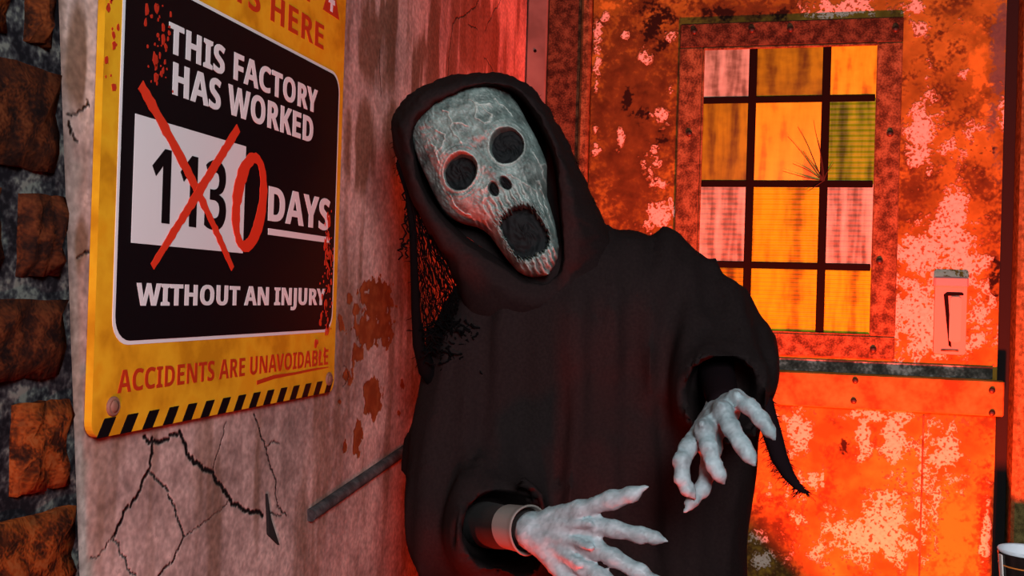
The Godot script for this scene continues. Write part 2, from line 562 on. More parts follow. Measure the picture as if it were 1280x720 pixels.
	for f in patches:
		var q := on_back(f[0], f[1])
		var c := Vector2((q.x - DR.position.x) * sx, (DR.end.y - q.y) * sx)
		var rx: float = f[2] / 512.0 * sx
		var ry: float = f[3] / 512.0 * sx
		var l: PackedFloat32Array = layers[f[4]]
		for y in range(maxi(0, int(c.y - ry * 1.9)), mini(h, int(c.y + ry * 1.9))):
			for x in range(maxi(0, int(c.x - rx * 1.9)), mini(w, int(c.x + rx * 1.9))):
				var d := Vector2((x - c.x) / rx, (y - c.y) / ry).length()
				var v: float = f[5] * (1.3 - 0.66 * d)
				if v > l[y * w + x]: l[y * w + x] = v
		layers[f[4]] = l
	var out := PackedByteArray()
	out.resize(w * h * 3)
	var hgt := PackedByteArray()
	hgt.resize(w * h)
	var l0: PackedFloat32Array = layers[0]
	var l1: PackedFloat32Array = layers[1]
	var l2: PackedFloat32Array = layers[2]
	var l3: PackedFloat32Array = layers[3]
	var l4: PackedFloat32Array = layers[4]
	for i in w * h:
		var b := big[i] / 255.0
		var m := mid[i] / 255.0
		var f := fine[i] / 255.0
		var g := low[i] / 255.0
		var c := Color(0.46, 0.35, 0.13).lerp(Color(0.68, 0.54, 0.20), clampf(b * 1.2 - 0.1 + (m - 0.5) * 0.8, 0.0, 1.0))
		c = c.lerp(Color(0.30, 0.21, 0.12), clampf((g - 0.54) * 2.6 + (f - 0.5) * 1.2 + (m - 0.5) * 0.6, 0.0, 0.7))
		var hh := 110 + int(m * 50.0 + f * 30.0)
		var edge := (m - 0.5) * 1.0 + (f - 0.5) * 0.8 + (g - 0.5) * 0.4
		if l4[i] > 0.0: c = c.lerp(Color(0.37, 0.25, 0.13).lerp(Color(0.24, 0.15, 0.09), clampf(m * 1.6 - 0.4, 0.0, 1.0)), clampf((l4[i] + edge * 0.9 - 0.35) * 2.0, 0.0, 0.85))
		if l3[i] > 0.0: c = c.lerp(Color(0.36, 0.35, 0.36), clampf((l3[i] + edge * 0.7 - 0.5) * 3.0, 0.0, 0.8))
		if l1[i] > 0.0 and l1[i] + edge * 0.8 > 0.62: c = c.lerp(Color(0.74, 0.56, 0.20), clampf((l1[i] + edge * 0.8 - 0.62) * 3.0, 0.0, 0.9))
		if l2[i] > 0.0 and l2[i] + edge > 0.62: c = c.lerp(Color(0.13, 0.09, 0.08), clampf((l2[i] + edge - 0.62) * 4.0, 0.0, 0.9))
		if l0[i] > 0.0 and l0[i] + edge > 0.66 and (l2[i] <= 0.0 or l2[i] < l0[i]):
			c = Color(0.84, 0.79, 0.72).lerp(Color(0.72, 0.64, 0.55), clampf((f - 0.4) * 1.6, 0.0, 1.0))
			hh = 210 + int(f * 20.0)
			if l0[i] + edge < 0.73 or m * 0.5 + f * 0.9 > 0.90: c = Color(0.50, 0.37, 0.22)
		hgt[i] = hh
		out[i * 3] = int(c.r * 255.0)
		out[i * 3 + 1] = int(c.g * 255.0)
		out[i * 3 + 2] = int(c.b * 255.0)
	return [texture(out, w, h), texture(hgt, w, h, true)]

# thick slab in the xy plane whose front faces +z, with uv laid over the rectangle r
func slab(x0: float, y0: float, x1: float, y1: float, z0: float, z1: float, r: Rect2) -> ArrayMesh:
	var st := start()
	var f := func(x: float, y: float, z: float, n: Vector3) -> void:
		st.set_normal(n)
		st.set_uv(Vector2((x - r.position.x) / r.size.x, (r.end.y - y) / r.size.y))
		st.add_vertex(Vector3(x, y, z))
	var faces := [[Vector3(0, 0, 1), [[x0, y0, z1], [x1, y0, z1], [x1, y1, z1], [x0, y1, z1]]], [Vector3(0, 0, -1), [[x1, y0, z0], [x0, y0, z0], [x0, y1, z0], [x1, y1, z0]]],
		[Vector3(1, 0, 0), [[x1, y0, z1], [x1, y0, z0], [x1, y1, z0], [x1, y1, z1]]], [Vector3(-1, 0, 0), [[x0, y0, z0], [x0, y0, z1], [x0, y1, z1], [x0, y1, z0]]],
		[Vector3(0, 1, 0), [[x0, y1, z1], [x1, y1, z1], [x1, y1, z0], [x0, y1, z0]]], [Vector3(0, -1, 0), [[x0, y0, z0], [x1, y0, z0], [x1, y0, z1], [x0, y0, z1]]]]
	for q in faces:
		for k in [0, 2, 1, 0, 3, 2]:
			f.call(q[1][k][0], q[1][k][1], q[1][k][2], q[0])
	return st.commit()

# ================================================================ the scene
func _ready() -> void:
	rng.seed = 7
	cam_basis = Basis.from_euler(Vector3(deg_to_rad(0.41), deg_to_rad(14.1), deg_to_rad(1.74)), EULER_ORDER_YXZ)
	var cam := Camera3D.new()
	cam.name = "camera"
	cam.transform = Transform3D(cam_basis, EYE)
	cam.fov = rad_to_deg(2.0 * atan(360.0 / FOCAL))
	cam.near = 0.02
	add_child(cam)
	cam.current = true
	var env := Environment.new()
	env.background_mode = Environment.BG_COLOR
	env.background_color = Color(0, 0, 0)
	env.ambient_light_source = Environment.AMBIENT_SOURCE_DISABLED
	env.tonemap_mode = Environment.TONE_MAPPER_LINEAR
	env.tonemap_exposure = 1.0
	env.sdfgi_enabled = true
	env.ssao_enabled = true
	env.ssil_enabled = true
	var we := WorldEnvironment.new()
	we.name = "environment"
	we.environment = env
	add_child(we)
	lamps()
	make_materials()
	room()
	print("room")
	brick_pier()
	sign_board()
	door()
	print("door")
	figure()
	print("figure")
	small_things()

func stage_lamp(called: String, label: String, at: Vector3, target: Vector3, colour: Color, energy: float, angle: float, size: float, soft: float) -> void:
	var t := thing(called, label, "lamp", at)
	t.look_at_from_position(at, target, Vector3.UP if absf((target - at).normalized().y) < 0.95 else Vector3.BACK)
	var black := mat(Color(0.03, 0.03, 0.03), 0.5)
	var body := part("housing", lathe([Vector2(0, -0.17), Vector2(0.04, -0.17), Vector2(0.075, -0.13), Vector2(0.08, 0.0), Vector2(0.08, 0.02), Vector2(0.076, 0.02), Vector2(0.074, 0.0), Vector2(0.07, -0.1)], 32), black, t)
	body.rotation.x = -PI / 2
	var lens := mat(colour * 0.4, 0.3)
	lens.emission_enabled = true
	lens.emission = colour
	lens.emission_energy_multiplier = 1.5
	var disc := part("lens", lathe([Vector2(0, -0.01), Vector2(0.073, -0.01), Vector2(0.073, 0.0), Vector2(0.05, 0.006), Vector2(0, 0.008)], 32), lens, t)
	disc.rotation.x = -PI / 2
	var s := SpotLight3D.new()
	s.name = "spot_light"
	s.light_color = colour
	s.light_energy = energy
	s.spot_angle = angle
	s.spot_angle_attenuation = soft
	s.spot_range = 12.0
	s.spot_attenuation = 2.0
	s.light_size = size
	s.shadow_enabled = true
	t.add_child(s)
	s.position = Vector3(0, 0, -0.04)

func lamps() -> void:
	# red-orange wash from the floor beside the back wall
	stage_lamp("stage_lamp", "round black stage lamp washing the rusty door with orange red light", Vector3(0.32, 0.32, -1.72), Vector3(0.22, 1.55, -2.54), Color(1.0, 0.215, 0.075), 16.0, 47.0, 0.035, 1.0)
	# red lamp low beside the left wall, in front of the figure
	stage_lamp("stage_lamp", "round black stage lamp shining red light up beside the plaster wall", Vector3(-0.24, 0.28, -0.97), Vector3(-0.31, 1.6, -1.24), Color(1.0, 0.20, 0.12), 2.2, 17.0, 0.05, 0.8)
	# unseen red flood added behind the viewer to turn the plaster wall pinker
	stage_lamp("stage_lamp", "added unseen flood lamp tinting the plaster wall and sign with dim red light", Vector3(0.15, 0.55, 0.55), Vector3(-0.62, 1.12, -1.12), Color(1.0, 0.14, 0.09), 1.6, 23.0, 0.07, 0.8)
	# soft cool work light high up in front
	var p := Vector3(0.30, 1.92, 0.35)
	var t := thing("panel_light", "flat pale ceiling light panel giving cool white light", "lamp", p)
	t.look_at_from_position(p, Vector3(-0.15, 1.5, -1.6), Vector3.UP)
	part("frame", box_mesh(Vector3(-0.22, -0.22, 0.0), Vector3(0.22, 0.22, 0.03), 0.005), mat(Color(0.6, 0.6, 0.6), 0.5), t)
	var em := mat(Color(0.8, 0.85, 0.9), 0.5)
	em.emission_enabled = true
	em.emission = Color(0.75, 0.88, 1.0)
	em.emission_energy_multiplier = 1.2
	part("diffuser", box_mesh(Vector3(-0.2, -0.2, -0.004), Vector3(0.2, 0.2, 0.002), 0.001), em, t)
	var a := AreaLight3D.new()
	a.name = "area_light"
	a.area_size = Vector2(0.4, 0.4)
	a.light_color = Color(0.92, 0.95, 0.97)
	a.light_energy = 3.0
	a.area_range = 12.0
	a.shadow_enabled = true
	t.add_child(a)
	a.position = Vector3(0, 0, -0.012)

func make_materials() -> void:
	mats.rust = spread(mottled(512, [rgb(70, 48, 32), rgb(98, 70, 45), rgb(118, 88, 56), rgb(140, 110, 72)], 0.02, 31, 0.5), 0.36, 0.75, 0.06)
	mats.rust_dark = spread(mottled(512, [rgb(48, 32, 24), rgb(82, 57, 40), rgb(110, 80, 55)], 0.02, 33, 0.5), 0.34, 0.8, 0.06)
	mats.batten = spread(mottled(256, [rgb(106, 92, 84), rgb(124, 108, 100), rgb(134, 120, 110)], 0.01, 35, 0.12), 0.5, 0.7)
	mats.iron = mat(rgb(24, 16, 14), 0.8)
	mats.iron.metallic_specular = 0.1
	mats.bolt = mat(rgb(70, 46, 38), 0.5, 0.5)
	mats.cloth = spread(mottled(256, [rgb(29, 22, 22), rgb(33, 26, 26), rgb(38, 30, 29)], 0.05, 37, 0.5), 0.07, 0.95, 0.05)
	mats.cloth.metallic_specular = 0.15
	mats.black = mat(rgb(9, 8, 9), 0.95)
	mats.black.metallic_specular = 0.1
	mats.gauze = mat(rgb(7, 7, 8), 0.7)
	mats.gauze.metallic_specular = 0.3
	mats.rag = mat(rgb(26, 17, 20), 0.95)
	mats.rag.metallic_specular = 0.1
	mats.skin = mat(Color.WHITE, 0.55)
	mats.skin.vertex_color_use_as_albedo = true

func structure(called: String, mesh: Mesh, m: Material, label: String) -> MeshInstance3D:
	var o := part(called, mesh, m, self)
	tag(o, label, "", "", "structure")
	return o

func room() -> void:
	var dark := mat(Color(0.05, 0.045, 0.045), 0.95)
	var rightx := 1.7
	var front := 1.6
	structure("floor", box_mesh(Vector3(-LEFT - 0.1, -0.1, -BACK - 0.1), Vector3(rightx + 0.1, 0, front + 0.1), 0.001), mat(Color(0.09, 0.08, 0.08), 0.8), "dark concrete floor of the corner")
	structure("ceiling", box_mesh(Vector3(-LEFT - 0.1, 2.7, -BACK - 0.1), Vector3(rightx + 0.1, 2.8, front + 0.1), 0.001), dark, "dark ceiling over the corner")
	structure("wall_right", box_mesh(Vector3(rightx, 0, -BACK), Vector3(rightx + 0.1, 2.7, front), 0.001), dark, "dark side wall beside the corner")
	structure("wall_front", box_mesh(Vector3(-LEFT, 0, front), Vector3(rightx, 2.7, front + 0.1), 0.001), dark, "dark wall facing the rusty door")
	structure("wall_back", box_mesh(Vector3(-LEFT, 0, -BACK - 0.1), Vector3(rightx, 2.7, -BACK - 0.03), 0.001), dark, "dark backing wall behind the rusty door")
	# left wall in its own axes: x along the wall, y up, z out of it
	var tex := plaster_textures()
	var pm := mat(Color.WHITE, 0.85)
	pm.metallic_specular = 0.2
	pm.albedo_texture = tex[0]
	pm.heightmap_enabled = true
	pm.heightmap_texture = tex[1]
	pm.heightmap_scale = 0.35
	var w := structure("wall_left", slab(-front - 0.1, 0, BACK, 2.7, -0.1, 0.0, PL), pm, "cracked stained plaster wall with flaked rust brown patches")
	w.position = Vector3(-LEFT, 0, 0)
	w.rotation.y = PI / 2
	# torn flap standing off the wall below the sign
	var a := on_left(331, 617)
	var b := on_left(333, 668)
	var c := on_left(346, 681)
	var st := start()
	add_prism(st, PackedVector2Array([a, b, c, on_left(336, 650)]), 0.0005, 0.004)
	part("plaster_splinter", st.commit(), mat(rgb(20, 18, 18), 0.9), w)

func brick_pier() -> void:
	var t := thing("brick_pier", "dark weathered brick pier edge beside the yellow factory sign", "pillar", Vector3(-LEFT, 0, 0))
	t.rotation.y = PI / 2
	var mortar := spread(mottled(256, [rgb(22, 20, 23), rgb(38, 35, 38), rgb(64, 62, 62), rgb(104, 102, 95)], 0.02, 41, 0.5), 0.22, 0.95, 0.2)
	var kinds := []
	for k in 3:
		kinds.append(spread(mottled(256, [[rgb(26, 15, 13), rgb(58, 26, 16), rgb(98, 42, 18), rgb(118, 58, 29)], [rgb(30, 17, 14), rgb(74, 33, 17), rgb(128, 55, 20), rgb(140, 74, 37)], [rgb(22, 14, 14), rgb(44, 22, 16), rgb(74, 33, 18), rgb(96, 48, 27)]][k], 0.025, 43 + k, 0.4), 0.17, 0.92, 0.3))
	var edge := func(y: float) -> float: return 0.760 + (1.746 - y) * 0.106      # the pier's edge leans out towards the foot
	var poly := PackedVector2Array([Vector2(0.25, 0.0), Vector2(edge.call(0.0), 0.0), Vector2(edge.call(2.7), 2.7), Vector2(0.25, 2.7)])
	part("mortar", prism(poly, 0.0, 0.022), mortar, t)
	var joints := [1.6854, 1.582, 1.494, 1.409, 1.314]
	for k in 9: joints.append(joints[-1] - 0.094)
	for k in 8: joints.push_front(joints[0] + 0.1)
	var r := RandomNumberGenerator.new()
	r.seed = 3
	for i in joints.size() - 1:
		var y1: float = joints[i] - 0.010
		var y0: float = joints[i + 1] + 0.010
		if y0 < 0.02 or y1 > 2.68: continue
		var right: float = edge.call((y0 + y1) / 2.0) - r.randf_range(0.012, 0.019)
		var joint := 0.708 if i % 2 == 1 else 0.64
		var spans := [[0.26, joint - 0.1 if false else joint - 0.012], [joint + 0.012, right]]
		if i % 2 == 1: spans = [[0.48, joint - 0.012], [joint + 0.012, right]]
		for s in spans:
			var nx := 8
			var ny := 5
			var n := noise(100 + i, 14.0, 3)
			var v := PackedVector3Array()
			var tri := PackedInt32Array()
			for yy in ny + 3:                          # rounded, uneven face; outermost ring tucks into the mortar
				for xx in nx + 3:
					var fx := clampf((xx - 1.0) / nx, 0.0, 1.0)
					var fy := clampf((yy - 1.0) / ny, 0.0, 1.0)
					var rim := xx == 0 or yy == 0 or xx == nx + 2 or yy == ny + 2
					var p := Vector3(lerpf(s[0], s[1], fx), lerpf(y0, y1, fy), 0.034)
					p.x += n.get_noise_2d(p.y * 3.0 + 7.0, fx * 0.6) * 0.002 * (absf(fx - 0.5) * 2.0)
					p.y += n.get_noise_2d(p.x * 3.0, fy * 0.6 + 9.0) * 0.003 * (absf(fy - 0.5) * 2.0)
					p.z += n.get_noise_2d(p.x * 4.0, p.y * 4.0) * 0.010
					if rim: p.z = 0.016
					elif xx == 1 or yy == 1 or xx == nx + 1 or yy == ny + 1: p.z -= 0.006
					v.append(p)
			var row := nx + 3
			for yy in ny + 2:
				for xx in nx + 2:
					var q := yy * row + xx
					tri.append_array([q, q + row + 1, q + 1, q, q + row, q + row + 1])
			part("brick", smooth_mesh(v, tri), kinds[r.randi() % 3], t)

# lettering fitted into a rectangle
func lettering(parent: Node, called: String, text: String, x0: float, x1: float, y0: float, y1: float, z: float, m: Material, bold := 0.35, thick := 0.0006) -> void:
	var sf := SystemFont.new()
	sf.font_names = PackedStringArray(["Droid Sans"])
	sf.font_weight = 700
	var fv := FontVariation.new()
	fv.base_font = sf
	fv.variation_embolden = bold
	var tm := TextMesh.new()
	tm.font = fv
	tm.text = text
	tm.font_size = 64
	tm.pixel_size = 0.001
	tm.curve_step = 1.0
	tm.depth = 0.01
	var box := tm.get_aabb()
	var o := part(called, tm, m, parent)
	var s := Vector3((x1 - x0) / box.size.x, (y1 - y0) / box.size.y, thick / 0.01)
	o.scale = s
	o.position = Vector3(x0 - box.position.x * s.x, y0 - box.position.y * s.y, z + thick / 2.0)

# brushed stroke: a flat ribbon with ragged width
func stroke(pts: Array, wide: Array, z0: float, z1: float, closed := false) -> ArrayMesh:
	var st := start()
	var n := noise(77, 55.0, 3)
	var a := []
	var b := []
	var count := pts.size()
	for i in count:
		var p: Vector2 = pts[i]
		var prev: Vector2 = pts[(i - 1 + count) % count] if closed else pts[maxi(i - 1, 0)]
		var next: Vector2 = pts[(i + 1) % count] if closed else pts[mini(i + 1, count - 1)]
		var side := (next - prev).orthogonal().normalized()
		var w: float = wide[i] * (1.0 + n.get_noise_2d(p.x * 3.0, p.y * 3.0) * 0.35)
		a.append(p + side * w * 0.5)
		b.append(p - side * w * 0.5)
	for i in (count if closed else count - 1):
		var j := (i + 1) % count
		add_prism(st, PackedVector2Array([a[i], b[i], b[j], a[j]]), z0, z1)
	return st.commit()

func blob(c: Vector2, r: float, g: RandomNumberGenerator, tall := 1.0) -> PackedVector2Array:
	var out := PackedVector2Array()
	for k in 9:
		var a := TAU * k / 9
		out.append(c + Vector2(cos(a), sin(a) * tall) * r * g.randf_range(0.65, 1.25))
	return out

func sign_board() -> void:
	var t := thing("factory_sign", "yellow metal safety sign with black panel on the cracked plaster wall", "sign", Vector3(-LEFT, 0, 0))
	t.rotation.y = PI / 2
	var yellow := spread(mottled(512, [rgb(196, 128, 22), rgb(218, 150, 28), rgb(228, 164, 34), rgb(224, 150, 26)], 0.012, 51, 0.12), 0.6, 0.42)
	var ink := mat(rgb(17, 12, 15), 0.5)
	ink.metallic_specular = 0.2
	var white := mat(rgb(226, 218, 218), 0.45)
	var red := mat(rgb(222, 52, 26), 0.5)
	var print_red := mat(rgb(186, 48, 16), 0.5)
	var x0 := 0.838
	var x1 := 1.386
	var y0 := 1.3545
	var y1 := 1.985
	var f := 0.012                                     # face of the plate
	var st := start()
	add_prism(st, round_rect(x0, y0, x1, y1, 0.016), 0.004, f)
	part("plate", st.commit(), yellow, t)
	part("panel_border", prism(round_rect(0.8635, 1.4405, 1.3725, 1.8075, 0.026), f, f + 0.0006), white, t)
	part("black_panel", prism(round_rect(0.8675, 1.4445, 1.3685, 1.8035, 0.024), f + 0.0006, f + 0.0012), ink, t)
	var z := f + 0.0012
	lettering(t, "lettering", "SAFETY", 0.935, 1.290, 1.881, 1.936, f, print_red, 0.0)
	lettering(t, "lettering", "STARTS HERE", 0.910, 1.314, 1.829, 1.8635, f, print_red, 0.0)
	lettering(t, "lettering", "THIS FACTORY", 0.940, 1.298, 1.738, 1.7705, z, white)
	lettering(t, "lettering", "HAS WORKED", 0.950, 1.287, 1.6965, 1.7315, z, white)
	part("number_box", prism(PackedVector2Array([Vector2(0.8875, 1.540), Vector2(1.1065, 1.540), Vector2(1.1065, 1.666), Vector2(0.8875, 1.666)]), z, z + 0.0006), white, t)
	lettering(t, "number", "113", 0.918, 1.064, 1.563, 1.6405, z + 0.0006, ink, 0.0)
	lettering(t, "lettering", "DAYS", 1.167, 1.350, 1.5825, 1.627, z, white)
	part("underline", prism(PackedVector2Array([Vector2(1.1685, 1.566), Vector2(1.350, 1.566), Vector2(1.350, 1.574), Vector2(1.1685, 1.574)]), z, z + 0.0006), white, t)
	lettering(t, "lettering", "WITHOUT AN INJURY", 0.899, 1.343, 1.472, 1.5015, z, white)
	lettering(t, "lettering", "ACCIDENTS ARE UNAVOIDABLE", 0.8755, 1.3625, 1.394, 1.4165, f, print_red, 0.0)
	part("red_underline", stroke([Vector2(1.154, 1.384), Vector2(1.20, 1.388), Vector2(1.26, 1.3885), Vector2(1.31, 1.390), Vector2(1.364, 1.3905)], [0.005, 0.004, 0.0035, 0.003, 0.0015], f, f + 0.0006), print_red, t)
	# painted cross and zero
	var lift := 0.0
	for x in [[Vector2(0.893, 1.6953), Vector2(1.0825, 1.521)], [Vector2(1.0845, 1.6843), Vector2(0.922, 1.518)]]:
		var pts := []
		var wd := []
		for k in 41:
			var s := k / 40.0
			var bend := sin(s * PI) * 0.004
			pts.append(x[0].lerp(x[1], s) + Vector2(bend, bend))
			wd.append(0.012 if s < 0.55 else lerpf(0.012, 0.008, (s - 0.55) / 0.45))
		part("painted_stroke", stroke(pts, wd, z + 0.0010 + lift, z + 0.0018 + lift), red, t)
		lift += 0.0004
	var zero := []
	var zw := []
	for k in 56:
		var a := TAU * k / 56
		zero.append(Vector2(1.1185 + 0.031 * cos(a) + 0.010 * sin(a), 1.602 + 0.0535 * sin(a)))
		zw.append(0.0165 + 0.005 * cos(a * 2.0 + 0.6))
	part("painted_zero", stroke(zero, zw, z + 0.0010, z + 0.0018, true), red, t)
	# hazard stripes along the foot
	var pitch := 0.0363
	for k in 15:
		var s := 0.8455 + pitch * k
		var w := 0.0175
		var top := 1.372
		var bot := y0
		var slant := 0.0115
		if s + w + slant > x1: break
		part("hazard_stripe", prism(PackedVector2Array([Vector2(s, bot), Vector2(s + w, bot), Vector2(s + w + slant, top), Vector2(s + slant, top)]), f, f + 0.0006), ink, t)
	# warning triangle with a white cross
	var tri := PackedVector2Array([Vector2(1.3085, 1.884), Vector2(1.3635, 1.884), Vector2(1.336, 1.938)])
	var wt := part("warning_triangle", prism(tri, f, f + 0.0006), mat(rgb(186, 44, 22), 0.45), t)
	st = start()
	add_prism(st, PackedVector2Array([Vector2(1.3325, 1.888), Vector2(1.3395, 1.888), Vector2(1.3395, 1.914), Vector2(1.3325, 1.914)]), f + 0.0006, f + 0.001)
	add_prism(st, PackedVector2Array([Vector2(1.326, 1.899), Vector2(1.346, 1.899), Vector2(1.346, 1.906), Vector2(1.326, 1.906)]), f + 0.0006, f + 0.0011)
	part("white_cross", st.commit(), white, wt)
	# bolts with washers
	for p in [Vector2(0.8685, 1.3825), Vector2(1.3665, 1.3735), Vector2(0.868, 1.962), Vector2(1.358, 1.962)]:
		var b := part("bolt", lathe([Vector2(0.0095, 0.0), Vector2(0.0095, 0.002), Vector2(0.0075, 0.0035), Vector2(0.006, 0.002), Vector2(0.006, 0.0032), Vector2(0.003, 0.0042), Vector2(0.0, 0.0044)], 18), mat(rgb(134, 86, 70), 0.7), t, Vector3(p.x, p.y, f))
		b.rotation.x = PI / 2
	# spattered red paint
	var g := RandomNumberGenerator.new()
	g.seed = 12
	var s2 := start()
	for e in [[0.925, 1.765, 0.012, 0.035, 26], [0.905, 1.725, 0.02, 0.03, 16], [0.935, 1.745, 0.006, 0.02, 10], [1.345, 1.535, 0.009, 0.03, 34], [1.352, 1.548, 0.008, 0.016, 22], [1.353, 1.475, 0.006, 0.035, 22], [1.335, 1.49, 0.012, 0.05, 10], [1.347, 1.59, 0.006, 0.02, 6]]:
		for k in e[4]:
			var c := Vector2(e[0] + g.randfn() * e[2], e[1] + g.randfn() * e[3])
			if c.x > 1.366 or c.x < 0.87 or c.y > 1.80: continue
			add_prism(s2, blob(c, 0.0007 + pow(g.randf(), 2.5) * 0.0042, g, g.randf_range(1.0, 2.2)), z + 0.0004, z + 0.0012)
	for k in 14:
		var c := Vector2(0.849 + g.randfn() * 0.005, 1.735 + g.randfn() * 0.03)
		if c.x > 0.862 or c.x < 0.84: continue
		add_prism(s2, blob(c, 0.0008 + pow(g.randf(), 2.0) * 0.003, g, 1.4), f, f + 0.0006)
	tag(part("paint_spatter", s2.commit(), mat(rgb(190, 44, 26), 0.4), t), "", "", "", "stuff")

func bolt_mesh(r: float) -> ArrayMesh:
	return lathe([Vector2(r, 0.0), Vector2(r, r * 0.25), Vector2(r * 0.75, r * 0.6), Vector2(r * 0.3, r * 0.75), Vector2(0, r * 0.78)], 14)

func bolts(parent: Node, list: Array, z: float, r: float) -> void:
	var m := bolt_mesh(r)
	for p in list:
		var q := on_back(p[0], p[1])
		var b := part("bolt", m, mats.bolt, parent, Vector3(q.x, q.y, z))
		b.rotation.x = PI / 2

func door() -> void:
	var zb := -BACK                                     # face of the door leaf
	# batten in the corner and the jamb beside it
	var t1 := part("trim_1", box_mesh(Vector3(-0.6165, 0, zb - 0.03), Vector3(-0.5655, 2.7, zb + 0.010), 0.003), mats.batten, self)
	tag(t1, "smooth pinkish grey wooden batten in the corner of the walls", "", "", "structure")
	var sp := on_back(670, 65)
	var screw := part("screw", bolt_mesh(0.004), mats.iron, t1, Vector3(sp.x, sp.y, zb + 0.010))
	screw.rotation.x = PI / 2
	var t2 := part("trim_2", box_mesh(Vector3(-0.5645, 0, zb - 0.03), Vector3(-0.478, 2.7, zb + 0.004), 0.003), mats.rust_dark, self)
	tag(t2, "dark rusted steel door jamb next to the batten", "", "", "structure")
	part("jamb_ridge", box_mesh(Vector3(-0.477, 0, zb - 0.03), Vector3(-0.4525, 2.7, zb + 0.02), 0.006), mats.rust, t2)
	var t3 := part("trim_3", box_mesh(Vector3(0.528, 0, zb - 0.03), Vector3(1.2, 2.7, zb + 0.035), 0.006), spread(mottled(512, [rgb(84, 74, 44), rgb(116, 102, 60), rgb(142, 126, 78)], 0.03, 61, 0.45), 0.3, 0.85, 0.1), self)
	tag(t3, "rough rusty post at the right edge of the door", "", "", "structure")
	# the leaf
	var d := Node3D.new()
	d.name = "door_1"
	add_child(d)
	tag(d, "rusted steel door with flaking pale paint and a barred glass window", "", "", "structure")
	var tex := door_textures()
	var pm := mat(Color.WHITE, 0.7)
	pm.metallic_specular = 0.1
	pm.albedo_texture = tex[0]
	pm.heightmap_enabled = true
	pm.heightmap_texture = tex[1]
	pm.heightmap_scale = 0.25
	# window opening edges
	var fx0 := -0.2345
	var fx1 := 0.2775
	var fy0 := 1.3775
	var fy1 := 2.172
	var gx0 := -0.1785
	var gx1 := 0.221
	var gy0 := 1.432
	var gy1 := 2.1125
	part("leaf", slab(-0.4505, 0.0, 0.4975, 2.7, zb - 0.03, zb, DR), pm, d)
	part("seam", box_mesh(Vector3(on_back(1150, 640).x, 0.55, zb), Vector3(on_back(1150, 640).x + 0.004, 1.255, zb + 0.0025), 0.001), mats.rust, d)
	# window frame: four bars, weaker light at the top painted as darker rust
	var fr := part("window_frame", box_mesh(Vector3(fx0, gy1, zb), Vector3(fx1, fy1, zb + 0.009), 0.003), mats.rust_dark, d)
	part("frame_bar", box_mesh(Vector3(fx0, fy0, zb), Vector3(fx1, gy0, zb + 0.009), 0.003), mats.rust, fr)
	part("frame_bar", box_mesh(Vector3(fx0, gy0 - 0.001, zb), Vector3(gx0, gy1 + 0.001, zb + 0.0089), 0.003), mats.rust, fr)
	part("frame_bar", box_mesh(Vector3(gx1, gy0 - 0.001, zb), Vector3(fx1, gy1 + 0.001, zb + 0.0089), 0.003), mats.rust, fr)
	# thin bead inside the frame
	for b in [[gx0, gy1 - 0.006, gx1, gy1], [gx0, gy0, gx1, gy0 + 0.004], [gx0, gy0, gx0 + 0.005, gy1]]:
		part("bead", box_mesh(Vector3(b[0], b[1], zb + 0.001), Vector3(b[2], b[3], zb + 0.0095), 0.0015), mats.rust, fr)
	bolts(fr, [[868, 41], [988, 38], [1119, 38], [862, 168], [1112, 168], [1099, 327], [1091, 437], [967, 430], [940, 39]], zb + 0.009, 0.0075)
	# glazing bars
	var vx := [-0.059, 0.110]
	var hy := [1.985, 1.784, 1.590]
	for x in vx:
		part("glazing_bar", box_mesh(Vector3(x - 0.0105, gy0, zb + 0.001), Vector3(x + 0.0105, gy1, zb + 0.0068), 0.003), mats.iron, d)
	for y in hy:
		part("glazing_bar", box_mesh(Vector3(gx0, y - 0.0095, zb + 0.001), Vector3(gx1, y + 0.0095, zb + 0.0064), 0.003), mats.iron, d)
	# panes: clear, amber, honey and green pressed glass, each slightly different
	var ribs := PackedByteArray()
	ribs.resize(64 * 256)
	for y in 256:
		for x in 64:
			ribs[y * 64 + x] = int(128.0 + 90.0 * sin(y / 256.0 * TAU * 16.0))
	var rib_tex := texture(ribs, 64, 256, true)
	var xs := [gx0, vx[0], vx[1], gx1]
	var ys := [gy1, hy[0], hy[1], hy[2], gy0]
	var tint := {
		white = [rgb(106, 106, 88), rgb(164, 178, 156), rgb(194, 208, 186)], amber = [rgb(118, 118, 12), rgb(170, 184, 14), rgb(196, 208, 20)], orange = [rgb(150, 126, 22), rgb(216, 196, 34), rgb(236, 216, 46)],
		green = [rgb(56, 92, 10), rgb(96, 160, 12), rgb(124, 188, 20)], brown = [rgb(84, 74, 20), rgb(122, 128, 20), rgb(150, 160, 24)]}
	var plan := [["white", "brown", "orange"], ["brown", "orange", "green"], ["white", "amber", "white"], ["brown", "amber", "amber"]]
	var pane_mats := {}
	for k in tint:
		var pane_tex := streaked(128, 256, tint[k], 70 + k.length() * 3 + k.unicode_at(0))
		for ribbed in [false, true]:
			var m := mat(Color.WHITE, 0.3)
			m.metallic_specular = 0.15
			m.albedo_texture = pane_tex
			if ribbed:
				m.heightmap_enabled = true
				m.heightmap_texture = rib_tex
				m.heightmap_scale = 0.12
			pane_mats[k + str(ribbed)] = m
	for row in 4:
		for col in 3:
			var a := Vector2(xs[col] + (0.0 if col == 0 else 0.006), ys[row + 1])
			var b := Vector2(xs[col + 1], ys[row])
			part("pane", slab(a.x, a.y, b.x, b.y, zb - 0.002, zb + 0.0052, Rect2(a, b - a)), pane_mats[plan[row][col] + str(row >= 2 or plan[row][col] == "green")], d)
	# dry twigs caught behind the bar crossing
	var root := on_back(1030, 226)
	var twig_mat := mat(rgb(58, 34, 18), 0.9)
